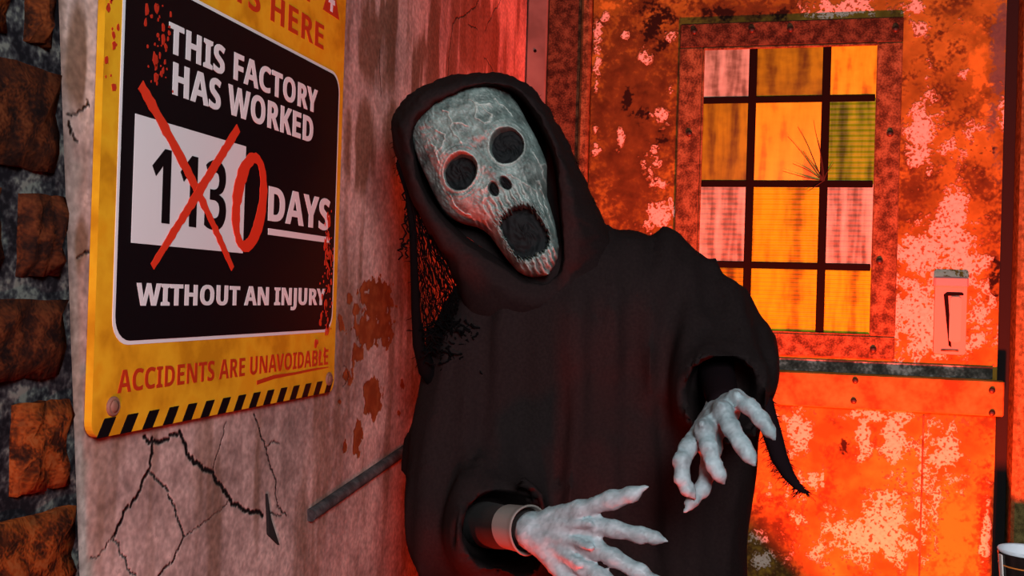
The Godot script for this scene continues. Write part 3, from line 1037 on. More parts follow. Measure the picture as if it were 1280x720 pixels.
	for e in [[985, 172], [997, 160], [1018, 150], [1022, 175], [992, 205], [978, 215], [1005, 190], [1008, 240], [1040, 205]]:
		var q := on_back(e[0], e[1])
		var pts := []
		var rad := []
		for k in 7:
			var s := k / 6.0
			pts.append(Vector3(lerpf(root.x, q.x, s) + sin(s * 5.0 + e[0]) * 0.002, lerpf(root.y, q.y, s) + cos(s * 4.0 + e[1]) * 0.002, zb + 0.0062 + s * 0.003))
			rad.append(lerpf(0.0013, 0.0004, s))
		part("twig", tube_mesh(pts, rad, 5), twig_mat, d)
	# cross rail under the window, a channel standing off the leaf
	var r := part("cross_rail", box_mesh(Vector3(-0.4505, 1.262, zb), Vector3(0.509, 1.342, zb + 0.026), 0.003), spread(mottled(512, [rgb(108, 76, 34), rgb(146, 108, 48), rgb(164, 126, 62)], 0.01, 63, 0.25), 0.5, 0.6, 0.05), d)
	r.rotation.z = 0.0
	bolts(r, [[1068, 475], [1237, 487], [1237, 515], [1066, 500]], zb + 0.026, 0.007)
	# shade above the rail, painted as a grey strip
	part("rail_shade_strip", box_mesh(Vector3(0.0, 1.343, zb), Vector3(0.488, 1.3715, zb + 0.003), 0.001), spread(mottled(256, [rgb(56, 58, 52), rgb(92, 94, 86), rgb(170, 170, 160)], 0.02, 65, 0.4), 0.3, 0.7), d)
	# latch plate with a slanting slot
	var l := part("latch_plate", prism(round_rect(0.3605, 1.396, 0.4285, 1.555, 0.006), zb, zb + 0.010), mats.paint if mats.has("paint") else mat(rgb(196, 150, 128), 0.6), d)
	part("latch_cap", box_mesh(Vector3(0.3575, 1.548, zb), Vector3(0.4315, 1.573, zb + 0.014), 0.004), mat(rgb(150, 150, 148), 0.6), l)  # cap's grey is the shade on it, put into the colour
	part("latch_slot", prism(PackedVector2Array([Vector2(0.379, 1.532), Vector2(0.386, 1.538), Vector2(0.418, 1.538), Vector2(0.422, 1.534), Vector2(0.421, 1.531), Vector2(0.389, 1.529), Vector2(0.3985, 1.412), Vector2(0.3925, 1.416)]), zb + 0.004, zb + 0.0106), mats.iron, l)
	part("latch_tongue", prism(round_rect(0.3925, 1.424, 0.417, 1.527, 0.008), zb + 0.004, zb + 0.0125), mat(rgb(204, 160, 140), 0.6), l)
	part("latch_lip", box_mesh(Vector3(0.376, 1.403, zb + 0.004), Vector3(0.414, 1.407, zb + 0.0125), 0.001), mats.rust, l)

func stretched(seed_: int, freq: float, w: int, h: int, by: float) -> PackedByteArray:   # noise drawn out downwards
	var im := noise(seed_, freq, 4).get_image(w, int(h / by) + 2)
	im.convert(Image.FORMAT_L8)
	im.resize(w, h, Image.INTERPOLATE_CUBIC)
	return im.get_data()

func streaked(w: int, h: int, cols: Array, seed_: int) -> ImageTexture:
	var a := stretched(seed_, 0.022, w, h, 10.0)
	var b := noise_bytes(seed_ + 5, 0.02, w, h, 4)
	var out := PackedByteArray()
	out.resize(w * h * 3)
	var last := cols.size() - 1
	for i in w * h:
		var t := clampf(a[i] / 255.0 * 1.15 + b[i] / 255.0 * 0.4 - 0.22, 0.0, 0.999) * last
		var k := int(t)
		var c: Color = cols[k].lerp(cols[k + 1], t - k)
		out[i * 3] = int(c.r * 255.0)
		out[i * 3 + 1] = int(c.g * 255.0)
		out[i * 3 + 2] = int(c.b * 255.0)
	return texture(out, w, h)

# ---------------------------------------------------------------- the figure
func J(list: Array) -> Vector3:
	return P(list[0], list[1], list[2])

func chain(bones: Array, joints: Array, radii: Array) -> void:
	for i in joints.size() - 1:
		bones.append([J(joints[i]), J(joints[i + 1]), radii[i], radii[i + 1]])

func figure() -> void:
	var foot := P(725, 560, 1.52)
	foot.y = 0.0
	var t := thing("hooded_skeleton_figure", "life-size screaming skeleton prop in a black hooded robe with grey hands", "prop figure")
	robe(t, foot)
	print("robe")
	hood(t)
	mask(t)
	print("mask")
	hands(t)
	print("hands")
	rags(t)

func robe(t: Node3D, foot: Vector3) -> void:
	var b := []
	# trunk: two columns side by side, from the shoulders to the floor
	var base_l := P(640, 760, 1.5)
	var base_r := P(818, 760, 1.5)
	b.append([P(640, 425, 1.50), P(625, 600, 1.50), 0.085, 0.105])
	b.append([P(625, 600, 1.50), base_l, 0.095, 0.098])
	b.append([base_l, Vector3(base_l.x - 0.02, 0.10, base_l.z), 0.115, 0.15])
	b.append([P(795, 395, 1.50), P(825, 560, 1.51), 0.085, 0.105])
	b.append([P(825, 560, 1.51), base_r, 0.105, 0.115])
	b.append([base_r, Vector3(base_r.x + 0.03, 0.10, base_r.z), 0.115, 0.15])
	b.append([P(720, 400, 1.47), P(730, 760, 1.46), 0.11, 0.12])
	var mid := P(730, 760, 1.46)
	b.append([mid, Vector3(mid.x, 0.10, mid.z), 0.12, 0.16])
	b.append([P(690, 320, 1.50), P(720, 400, 1.47), 0.075, 0.11])
	b.append([P(645, 430, 1.50), P(795, 395, 1.50), 0.08, 0.085])
	# picture-left arm
	chain(b, [[640, 425, 1.50], [594, 455, 1.48], [584, 560, 1.46], [588, 650, 1.42], [640, 662, 1.26]], [0.085, 0.062, 0.068, 0.070, 0.056])
	# picture-right arm
	chain(b, [[795, 392, 1.50], [828, 366, 1.48], [893, 452, 1.42], [905, 500, 1.27]], [0.085, 0.062, 0.066, 0.058])
	chain(b, [[893, 452, 1.44], [868, 590, 1.48], [858, 670, 1.5]], [0.06, 0.050, 0.052])
	var n := noise(201, 2.2, 2)
	var n2 := noise(202, 16.0, 2)
	var fold := func(p: Vector3) -> float:
		var v := n.get_noise_3d(p.x * 9.0, p.y * 0.7, p.z * 3.0)
		return 0.003 + v * 0.019 + n2.get_noise_3d(p.x * 1.4, p.y * 0.6, p.z * 1.4) * 0.003
	var cuts := [[P(648, 663, 1.215), P(610, 660, 1.34), 0.060, 0.040], [P(908, 506, 1.215), P(900, 480, 1.34), 0.056, 0.038]]
	part("robe", nets(b, 0.07, 0.0105, cuts, fold), mats.cloth, t)
	# dark forearms inside the sleeves
	part("forearm", nets([[P(598, 655, 1.40), P(668, 664, 1.135), 0.032, 0.021]], 0.01, 0.006), mat(rgb(36, 26, 23), 0.9), t)
	part("forearm", nets([[P(893, 458, 1.40), P(905, 506, 1.215), 0.026, 0.019]], 0.01, 0.006), mats.rag, t)

func loop_point(list: Array, s: float) -> Vector3:       # closed Catmull-Rom through [px, py, depth]
	var n := list.size()
	var f := s * n
	var i := int(floor(f))
	var u := f - i
	var p := []
	for k in 4:
		p.append(J(list[(i + k - 1 + n) % n]))
	return p[1].cubic_interpolate(p[2], p[0], p[3], u)

func hood(t: Node3D) -> void:
	var inner := [[520, 172, 1.45], [540, 142, 1.45], [574, 120, 1.45], [612, 112, 1.45], [644, 120, 1.45], [668, 150, 1.45], [690, 200, 1.45], [698, 262, 1.44], [700, 315, 1.43], [686, 344, 1.42], [660, 346, 1.42], [616, 318, 1.42], [572, 286, 1.43], [532, 236, 1.44]]
	var lining := [[515, 169, 1.36], [537, 136, 1.36], [573, 114, 1.36], [612, 107, 1.36], [647, 116, 1.36], [673, 149, 1.36], [695, 200, 1.36], [702, 262, 1.36], [704, 318, 1.37], [690, 350, 1.38], [660, 352, 1.38], [612, 322, 1.375], [568, 288, 1.365], [530, 238, 1.36]]
	var rim := [[512, 167, 1.335], [534, 132, 1.335], [572, 111, 1.335], [612, 104, 1.335], [649, 113, 1.335], [676, 148, 1.335], [698, 200, 1.335], [705, 262, 1.34], [707, 320, 1.35], [693, 354, 1.365], [658, 357, 1.365], [609, 327, 1.355], [564, 292, 1.345], [527, 240, 1.34]]
	var front := [[499, 160, 1.35], [519, 124, 1.35], [565, 102, 1.35], [612, 97, 1.35], [652, 107, 1.35], [685, 148, 1.35], [708, 202, 1.35], [724, 258, 1.345], [732, 322, 1.36], [708, 374, 1.37], [658, 382, 1.365], [602, 356, 1.36], [560, 314, 1.355], [518, 246, 1.35]]
	var outer := [[489, 158, 1.42], [511, 121, 1.42], [560, 96, 1.42], [612, 92, 1.42], [654, 103, 1.42], [694, 150, 1.43], [725, 212, 1.43], [750, 266, 1.44], [772, 320, 1.44], [760, 400, 1.44], [670, 425, 1.44], [596, 412, 1.44], [566, 345, 1.43], [509, 236, 1.42]]
	var back := [[505, 175, 1.53], [525, 140, 1.54], [568, 118, 1.55], [612, 113, 1.55], [648, 124, 1.55], [682, 170, 1.56], [710, 225, 1.57], [735, 275, 1.57], [755, 330, 1.57], [740, 395, 1.57], [670, 415, 1.57], [608, 400, 1.56], [578, 335, 1.55], [530, 245, 1.54]]
	var deep := [[560, 210, 1.60], [570, 190, 1.61], [590, 175, 1.62], [615, 170, 1.62], [640, 178, 1.62], [660, 205, 1.63], [675, 245, 1.64], [690, 290, 1.64], [700, 330, 1.64], [690, 360, 1.64], [660, 370, 1.64], [620, 360, 1.63], [590, 310, 1.62], [565, 250, 1.61]]
	var rings := [inner, lining, rim, front, outer, back, deep]
	var sub := 5
	var seg := 168
	var n := noise(211, 7.0, 3)
	var fuzz := noise(212, 60.0, 2)
	var verts := PackedVector3Array()
	var tris := PackedInt32Array()
	var rows := (rings.size() - 1) * sub + 1
	var centre := P(615, 235, 1.45)
	for r in rows:
		var f := float(r) / sub
		var i := mini(int(f), rings.size() - 2)
		var u := f - i
		for k in seg:
			var s := float(k) / seg
			var p0 := loop_point(rings[maxi(i - 1, 0)], s)
			var p1 := loop_point(rings[i], s)
			var p2 := loop_point(rings[i + 1], s)
			var p3 := loop_point(rings[mini(i + 2, rings.size() - 1)], s)
			var p: Vector3 = p1.cubic_interpolate(p2, p0, p3, u)
			var out := (p - centre).normalized()
			if f > 1.0: p += out * (n.get_noise_3d(p.x * 5.0, p.y * 5.0, p.z * 2.0) * 0.005 + fuzz.get_noise_3d(p.x, p.y, p.z) * 0.0015)
			verts.append(p)
	for r in rows - 1:
		for k in seg:
			var k2 := (k + 1) % seg
			var a := r * seg + k
			var b := r * seg + k2
			tris.append_array([a, b, b + seg, a, b + seg, a + seg])
	var h := part("hood", smooth_mesh(verts, tris), mats.cloth, t)
	# dark lining cloth behind the face
	var v := PackedVector3Array([P(610, 230, 1.50)])
	var tr := PackedInt32Array()
	for k in 56:
		v.append(loop_point(inner, k / 56.0))
	for k in 56:
		tr.append_array([0, 1 + k, 1 + (k + 1) % 56])
	part("hood_lining", smooth_mesh(v, tr), mats.cloth, h)

func pw(x: float, pts: Array) -> float:                 # smooth piecewise curve through (x, y)
	for i in pts.size() - 1:
		if x <= pts[i + 1][0]:
			var u := clampf((x - pts[i][0]) / (pts[i + 1][0] - pts[i][0]), 0.0, 1.0)
			var p0: float = pts[maxi(i - 1, 0)][1]
			var p3: float = pts[mini(i + 2, pts.size() - 1)][1]
			return cubic_interpolate(pts[i][1], pts[i + 1][1], p0, p3, u)
	return pts[-1][1]

var mask_noise: FastNoiseLite
var mask_fine: FastNoiseLite
var veins := [
	[[-14, -78], [-12, -60], [-17, -48], [-14, -36], [-17, -26]], [[-12, -58], [-4, -50], [2, -40]], [[20, -74], [24, -60], [18, -48], [22, -36], [30, -34], [35, -44], [32, -58], [24, -66]], [[24, -60], [33, -62], [42, -52]], [[-34, -62], [-30, -48], [-38, -36]],
	[[52, -60], [56, -44], [60, -30]], [[-50, -50], [-46, -36], [-52, -22]], [[58, 22], [62, 38], [56, 52], [60, 70]], [[62, 38], [68, 46]], [[-60, 20], [-58, 40], [-50, 56]], [[48, 60], [44, 82], [38, 104]], [[-50, 60], [-44, 84], [-38, 108], [-34, 128]], [[-14, 34], [-26, 48], [-36, 70], [-34, 86]], [[14, 34], [27, 48], [36, 68], [36, 88]]]
const FACE_R := [[-104, 44], [-96, 60], [-80, 70], [-50, 76], [-20, 76], [10, 75], [40, 71], [60, 60], [78, 51], [111, 43], [143, 32], [155, 23], [162, 14], [167, 4]]
const FACE_L := [[-104, 44], [-96, 58], [-80, 66], [-50, 73], [-20, 76], [10, 78], [36, 76], [54, 64], [70, 47], [85, 40], [120, 36], [145, 31], [157, 23], [163, 14], [167, 4]]
const FACE_Z := [[-104, 26], [-80, 50], [-40, 66], [0, 70], [40, 78], [80, 80], [120, 80], [150, 74], [167, 58]]

func seg_dist(p: Vector2, a: Vector2, b: Vector2) -> float:
	return p.distance_to(Geometry2D.get_closest_point_to_segment(p, a, b))

func face_height(c: float, a: float) -> Array:           # [height, vein strength] at across c, down a (face units, 1 = about 1 mm)
	var w := maxf(pw(a, FACE_R if c > 0.0 else FACE_L), 1.0)
	var s := clampf(absf(c) / w, 0.0, 1.0)
	var z := pw(a, FACE_Z) * pow(1.0 - pow(s, 2.3), 0.62)
	var nz := mask_noise.get_noise_2d(c, a)
	# brow, cheekbones, cheek hollows, temples
	var cx := absf(c)
	z += 7.0 * exp(-pow((a + 24.0 + cx * 0.08) / 9.0, 2.0)) * exp(-pow((cx - 32.0) / 24.0, 2.0))
	z += 8.0 * exp(-pow((a - 32.0) / 12.0, 2.0)) * exp(-pow((cx - 48.0) / 14.0, 2.0))
	z -= 13.0 * exp(-pow((a - 74.0) / 24.0, 2.0)) * exp(-pow((cx - 46.0) / 14.0, 2.0))
	z -= 7.0 * exp(-pow((a + 30.0) / 30.0, 2.0)) * exp(-pow((cx - 66.0) / 9.0, 2.0))
	z += 8.0 * exp(-pow(c / 9.0, 2.0)) * exp(-pow((a - 20.0) / 18.0, 2.0))       # bridge of the nose
	z += 4.0 * exp(-pow((cx - 15.0) / 6.0, 2.0)) * exp(-pow((a - 44.0) / 12.0, 2.0))
	z -= 4.0 * exp(-pow(c / 10.0, 2.0)) * exp(-pow((a + 8.0) / 12.0, 2.0))
	# eye sockets with folds of skin round them
	var ex := (cx - 33.5) / 21.0
	var ey := (a - 1.0) / 20.5
	var e := sqrt(ex * ex + ey * ey + 0.25 * ex * ey * (1.0 if c > 0 else -1.0)) + nz * 0.06
	z -= 34.0 * smoothstep(1.10, 0.92, e)
	z += 3.0 * exp(-pow((e - 1.14) / 0.10, 2.0)) + 1.6 * exp(-pow((e - 1.40) / 0.07, 2.0)) + 1.0 * exp(-pow((e - 1.62) / 0.06, 2.0))
	# nostrils
	var nx := (cx - 8.2 - (a - 42.0) * 0.10) / 5.6
	var ny := (a - 42.0) / 9.0
	z -= 20.0 * smoothstep(1.12, 0.75, sqrt(nx * nx + ny * ny) + nz * 0.15)
	# open mouth with ragged lips
	var mw := 24.5
	var mx := cx / mw
	var my := (a - 107.0) / 31.0
	var m := pow(pow(mx, 3.2) + pow(absf(my), 3.2), 1.0 / 3.2) + mask_fine.get_noise_2d(c * 3.2, a * 1.1) * 0.16
	z -= 40.0 * smoothstep(1.06, 0.93, m)
	z += 3.5 * exp(-pow((m - 1.18) / 0.10, 2.0))
	# stretched sinews and teeth above and below the mouth
	var up := exp(-pow((a - 62.0) / 11.0, 2.0)) * smoothstep(42.0, 26.0, cx)
	var down := smoothstep(136.0, 142.0, a) * smoothstep(168.0, 158.0, a) * smoothstep(34.0, 24.0, cx)
	var comb := sin(c * 0.78 + nz * 2.2 + a * 0.02)
	z += (3.2 * up + 3.4 * down) * comb
	var side := exp(-pow((cx - 40.0 + (a - 90.0) * 0.12) / 8.0, 2.0)) * smoothstep(55.0, 70.0, a) * smoothstep(140.0, 120.0, a)
	z += side * 1.8 * sin(c * 0.9 + a * 0.22 + nz * 3.0)
	# veins
	var vein := 0.0
	var wob := Vector2(mask_noise.get_noise_2d(c + 300.0, a), mask_noise.get_noise_2d(c, a + 300.0)) * 5.0
	for l in veins:
		for i in l.size() - 1:
			var d := seg_dist(Vector2(c, a) + wob, Vector2(l[i][0], l[i][1]), Vector2(l[i + 1][0], l[i + 1][1]))
			if d < 4.0: vein = maxf(vein, exp(-d * d / 1.3))
	z += 2.8 * vein + nz * 2.8 + mask_fine.get_noise_2d(c * 2.0, a * 1.2) * 1.7
	return [z, maxf(maxf(vein, 0.95 * (up + down) * maxf(comb, 0.0)), maxf(0.8 * side * maxf(sin(c * 0.9 + a * 0.22 + nz * 3.0), 0.0), 0.6 * exp(-pow((e - 1.14) / 0.09, 2.0)))), e, m]

func mask(t: Node3D) -> void:
	mask_noise = noise(221, 0.05, 3)
	mask_fine = noise(222, 0.09, 3)
	var unit := 1.33 / FOCAL
	# face axes in the camera's frame: leaning to the side, facing the viewer
	var lean := deg_to_rad(29.2)
	var fx := cam_basis * Vector3(cos(lean), sin(lean), 0)
	var fy := cam_basis * Vector3(-sin(lean), cos(lean), 0)
	var fz := fx.cross(fy)
	var o := P(604, 197, 1.33) - fz * 0.066
	var nu := 230
	var nv := 300
	var verts := PackedVector3Array()
	var cols := PackedColorArray()
	var tris := PackedInt32Array()
	var tone := noise(223, 0.035, 4)
	for j in nv + 1:
		var a := lerpf(-104.0, 167.0, float(j) / nv)
		for i in nu + 1:
			var s := lerpf(-1.0, 1.0, float(i) / nu)
			s = signf(s) * (1.0 - pow(1.0 - absf(s), 1.15))
			var c := s * pw(a, FACE_R if s > 0.0 else FACE_L)
			var r := face_height(c, a)
			verts.append(o + (fx * c - fy * a + fz * r[0]) * unit)
			var n1 := tone.get_noise_2d(c, a) * 0.5 + 0.5
			var n2 := mask_fine.get_noise_2d(c * 3.0, a * 3.0) * 0.5 + 0.5
			var col := Color(0.055, 0.076, 0.068).lerp(Color(0.265, 0.345, 0.315), clampf(n1 * 1.5 + n2 * 0.5 - 0.45, 0.0, 1.0))
			col = col.lerp(Color(0.45, 0.50, 0.45), clampf(r[1] * 0.8, 0.0, 0.85))          # dry-brushed veins and sinews
			if n2 > 0.72: col = col.lerp(Color(0.12, 0.11, 0.10), 0.35)
			cols.append(col)
	var row := nu + 1
	for j in nv:
		for i in nu:
			var q := j * row + i
			tris.append_array([q, q + 1, q + row + 1, q, q + row + 1, q + row])
	var m := part("skull_mask", smooth_mesh(verts, tris, cols), mats.skin, t)
	# black gauze stretched behind the eye holes, nostrils and mouth
	for e in [[-33.5, 1.0, 24.0, 24.0, 41.0, "eye_gauze"], [33.5, 1.0, 24.0, 24.0, 41.0, "eye_gauze"], [-8.2, 42.0, 7.5, 11.0, 71.0, "nostril_lining"], [8.2, 42.0, 7.5, 11.0, 71.0, "nostril_lining"], [0.0, 107.0, 29.0, 36.0, 46.0, "mouth_gauze"]]:
		var v := PackedVector3Array()
		var tr := PackedInt32Array()
		var rn := 14
		var an := 36
		var gn := noise(int(e[1]) + 230, 0.12, 3)
		for i in rn + 1:
			for k in an:
				var f := float(i) / rn
				var c: float = e[0] + cos(TAU * k / an) * f * e[2]
				var a: float = e[1] + sin(TAU * k / an) * f * e[3]
				var z: float = e[4] + (1.0 - f * f) * 2.0 - absf(c) * 0.12 + gn.get_noise_2d(c * 2.2, a * 0.5) * 3.0
				v.append(o + (fx * c - fy * a + fz * z) * unit)
		for i in rn:
			for k in an:
				var k2 := (k + 1) % an
				tr.append_array([i * an + k, i * an + k2, (i + 1) * an + k2, i * an + k, (i + 1) * an + k2, (i + 1) * an + k])
		part(e[5], smooth_mesh(v, tr), mats.gauze, m)

func hand_colour(p: Vector3) -> Color:                   # blue-grey rubber with a mottled paint finish
	var n1 := mask_noise.get_noise_3d(p.x * 900.0, p.y * 900.0, p.z * 900.0) * 0.5 + 0.5
	var n2 := mask_fine.get_noise_3d(p.x * 2600.0, p.y * 2600.0, p.z * 2600.0) * 0.5 + 0.5
	return Color(0.115, 0.145, 0.15).lerp(Color(0.375, 0.475, 0.50), clampf(n1 * 0.9 + n2 * 0.6 - 0.2, 0.0, 1.0))

func hands(t: Node3D) -> void:
	var wr := noise(241, 60.0, 3)
	var wr2 := noise(242, 160.0, 2)
	var wrinkle := func(p: Vector3) -> float: return wr.get_noise_3d(p.x, p.y, p.z) * 0.0014 + wr2.get_noise_3d(p.x, p.y, p.z) * 0.0011
	# picture-left hand, back of the hand to the viewer, fingers spread to the right
	var b := []
	var w1 := [668, 664, 1.135]
	for k in [[742, 657, 1.095, 0.0125], [743, 685, 1.088, 0.0125], [729, 708, 1.092, 0.012], [712, 726, 1.10, 0.0115]]:
		b.append([J(w1), J(k), 0.0225, k[3]])
	b.append([J([700, 668, 1.12]), J([725, 695, 1.11]), 0.020, 0.018])
	chain(b, [[690, 650, 1.125], [726, 637, 1.10], [766, 625, 1.08], [790, 618, 1.07], [809, 608, 1.062]], [0.017, 0.0115, 0.0115, 0.009, 0.0022])
	chain(b, [[742, 657, 1.095], [768, 661, 1.078], [800, 669, 1.068], [818, 672, 1.063], [833, 676, 1.058]], [0.0120, 0.0098, 0.0092, 0.0075, 0.0025])
	chain(b, [[743, 685, 1.088], [768, 698, 1.072], [800, 716, 1.062], [822, 730, 1.056], [838, 742, 1.052]], [0.0122, 0.0104, 0.0098, 0.008, 0.0025])
	chain(b, [[729, 708, 1.092], [752, 722, 1.074], [780, 745, 1.062], [800, 764, 1.056], [812, 778, 1.052]], [0.0120, 0.0104, 0.0098, 0.0078, 0.0025])
	chain(b, [[712, 726, 1.10], [728, 746, 1.082], [746, 770, 1.07], [757, 786, 1.064], [764, 800, 1.06]], [0.0112, 0.0092, 0.0085, 0.007, 0.0022])
	for q in [[[690, 655, 1.112], [738, 655, 1.080]], [[690, 668, 1.110], [738, 684, 1.073]], [[686, 678, 1.112], [726, 706, 1.078]]]:      # tendons
		b.append([J(q[0]), J(q[1]), 0.0035, 0.0045])
	for e in b:
		e[2] *= 0.82
		e[3] *= 0.82
	var h1 := part("hand", nets(b, 0.007, 0.0026, [], wrinkle, hand_colour), mats.skin, t)
	# cuff of the rubber hand
	var c0 := P(650, 660, 1.155)
	var c1 := P(676, 665, 1.13)
	var ax := (c1 - c0).normalized()
	var side := ax.cross(Vector3.UP).normalized()
	var up := side.cross(ax)
	var prof := [[-0.020, 0.0245], [-0.006, 0.0252], [0.004, 0.0256], [0.010, 0.0265], [0.013, 0.0282], [0.0155, 0.0272], [0.014, 0.0255], [0.008, 0.0240]]
	var cv := PackedVector3Array()
	var ct := PackedInt32Array()
	for e in prof:
		for k in 40:
			var a := TAU * k / 40
			cv.append(c0 + ax * e[0] + (side * cos(a) + up * sin(a)) * e[1] * (1.0 + 0.03 * sin(a * 3.0)))
	for i in prof.size() - 1:
		for k in 40:
			var k2 := (k + 1) % 40
			ct.append_array([i * 40 + k, i * 40 + k2, (i + 1) * 40 + k2, i * 40 + k, (i + 1) * 40 + k2, (i + 1) * 40 + k])
	tag(part("cuff", smooth_mesh(cv, ct), mat(rgb(116, 109, 103), 0.6), h1), "pale rolled rim of the rubber glove hand")
	# picture-right hand, clawed, fingers hanging towards the viewer
	b = []
	var w2 := [903, 512, 1.235]
	for k in [[921, 499, 1.175, 0.0125], [903, 514, 1.160, 0.0130], [881, 538, 1.152, 0.0130], [860, 560, 1.158, 0.0120]]:
		b.append([J(w2), J(k), 0.0220, k[3]])
	b.append([J([905, 520, 1.20]), J([880, 550, 1.18]), 0.019, 0.017])
	chain(b, [[921, 499, 1.175], [937, 508, 1.155], [952, 524, 1.145], [961, 537, 1.14], [968, 549, 1.138]], [0.0122, 0.0108, 0.0100, 0.0082, 0.0028])
	chain(b, [[903, 514, 1.160], [914, 535, 1.138], [927, 556, 1.128], [936, 569, 1.123], [944, 581, 1.12]], [0.0128, 0.0112, 0.0105, 0.0088, 0.0028])
	chain(b, [[881, 538, 1.152], [886, 560, 1.132], [893, 582, 1.124], [899, 593, 1.121], [905, 604, 1.12]], [0.0122, 0.0108, 0.0100, 0.0085, 0.0028])
	chain(b, [[860, 560, 1.158], [852, 576, 1.142], [853, 598, 1.136], [860, 612, 1.134], [869, 624, 1.134]], [0.0118, 0.0102, 0.0096, 0.0082, 0.0030])
	chain(b, [[890, 560, 1.19], [886, 588, 1.168], [877, 612, 1.155], [866, 626, 1.148], [856, 640, 1.143]], [0.015, 0.0108, 0.0098, 0.008, 0.0024])
	for q in [[[908, 503, 1.20], [920, 493, 1.163]], [[900, 508, 1.195], [901, 506, 1.148]], [[890, 520, 1.19], [878, 530, 1.14]]]:
		b.append([J(q[0]), J(q[1]), 0.0035, 0.0045])
	for e in b:
		e[2] *= 0.84
		e[3] *= 0.84
	part("hand", nets(b, 0.006, 0.0026, [], wrinkle, hand_colour), mats.skin, t)

func strand(st: SurfaceTool, a: Vector3, b: Vector3, r0: float, r1: float, wave: float, n: FastNoiseLite, seed_: float, steps := 14, sag := 0.0) -> void:
	var pts := []
	var rad := []
	for k in steps + 1:
		var s := float(k) / steps
		var p := a.lerp(b, s)
		p += Vector3(n.get_noise_2d(s * 9.0, seed_), n.get_noise_2d(s * 9.0, seed_ + 50.0) * 0.5, n.get_noise_2d(s * 9.0, seed_ + 100.0)) * wave
		p.y -= sin(s * PI) * sag
		pts.append(p)
		rad.append(lerpf(r0, r1, s) * (1.0 + 0.5 * n.get_noise_2d(s * 30.0, seed_ + 20.0)))
	add_tube(st, pts, rad, 5, false)

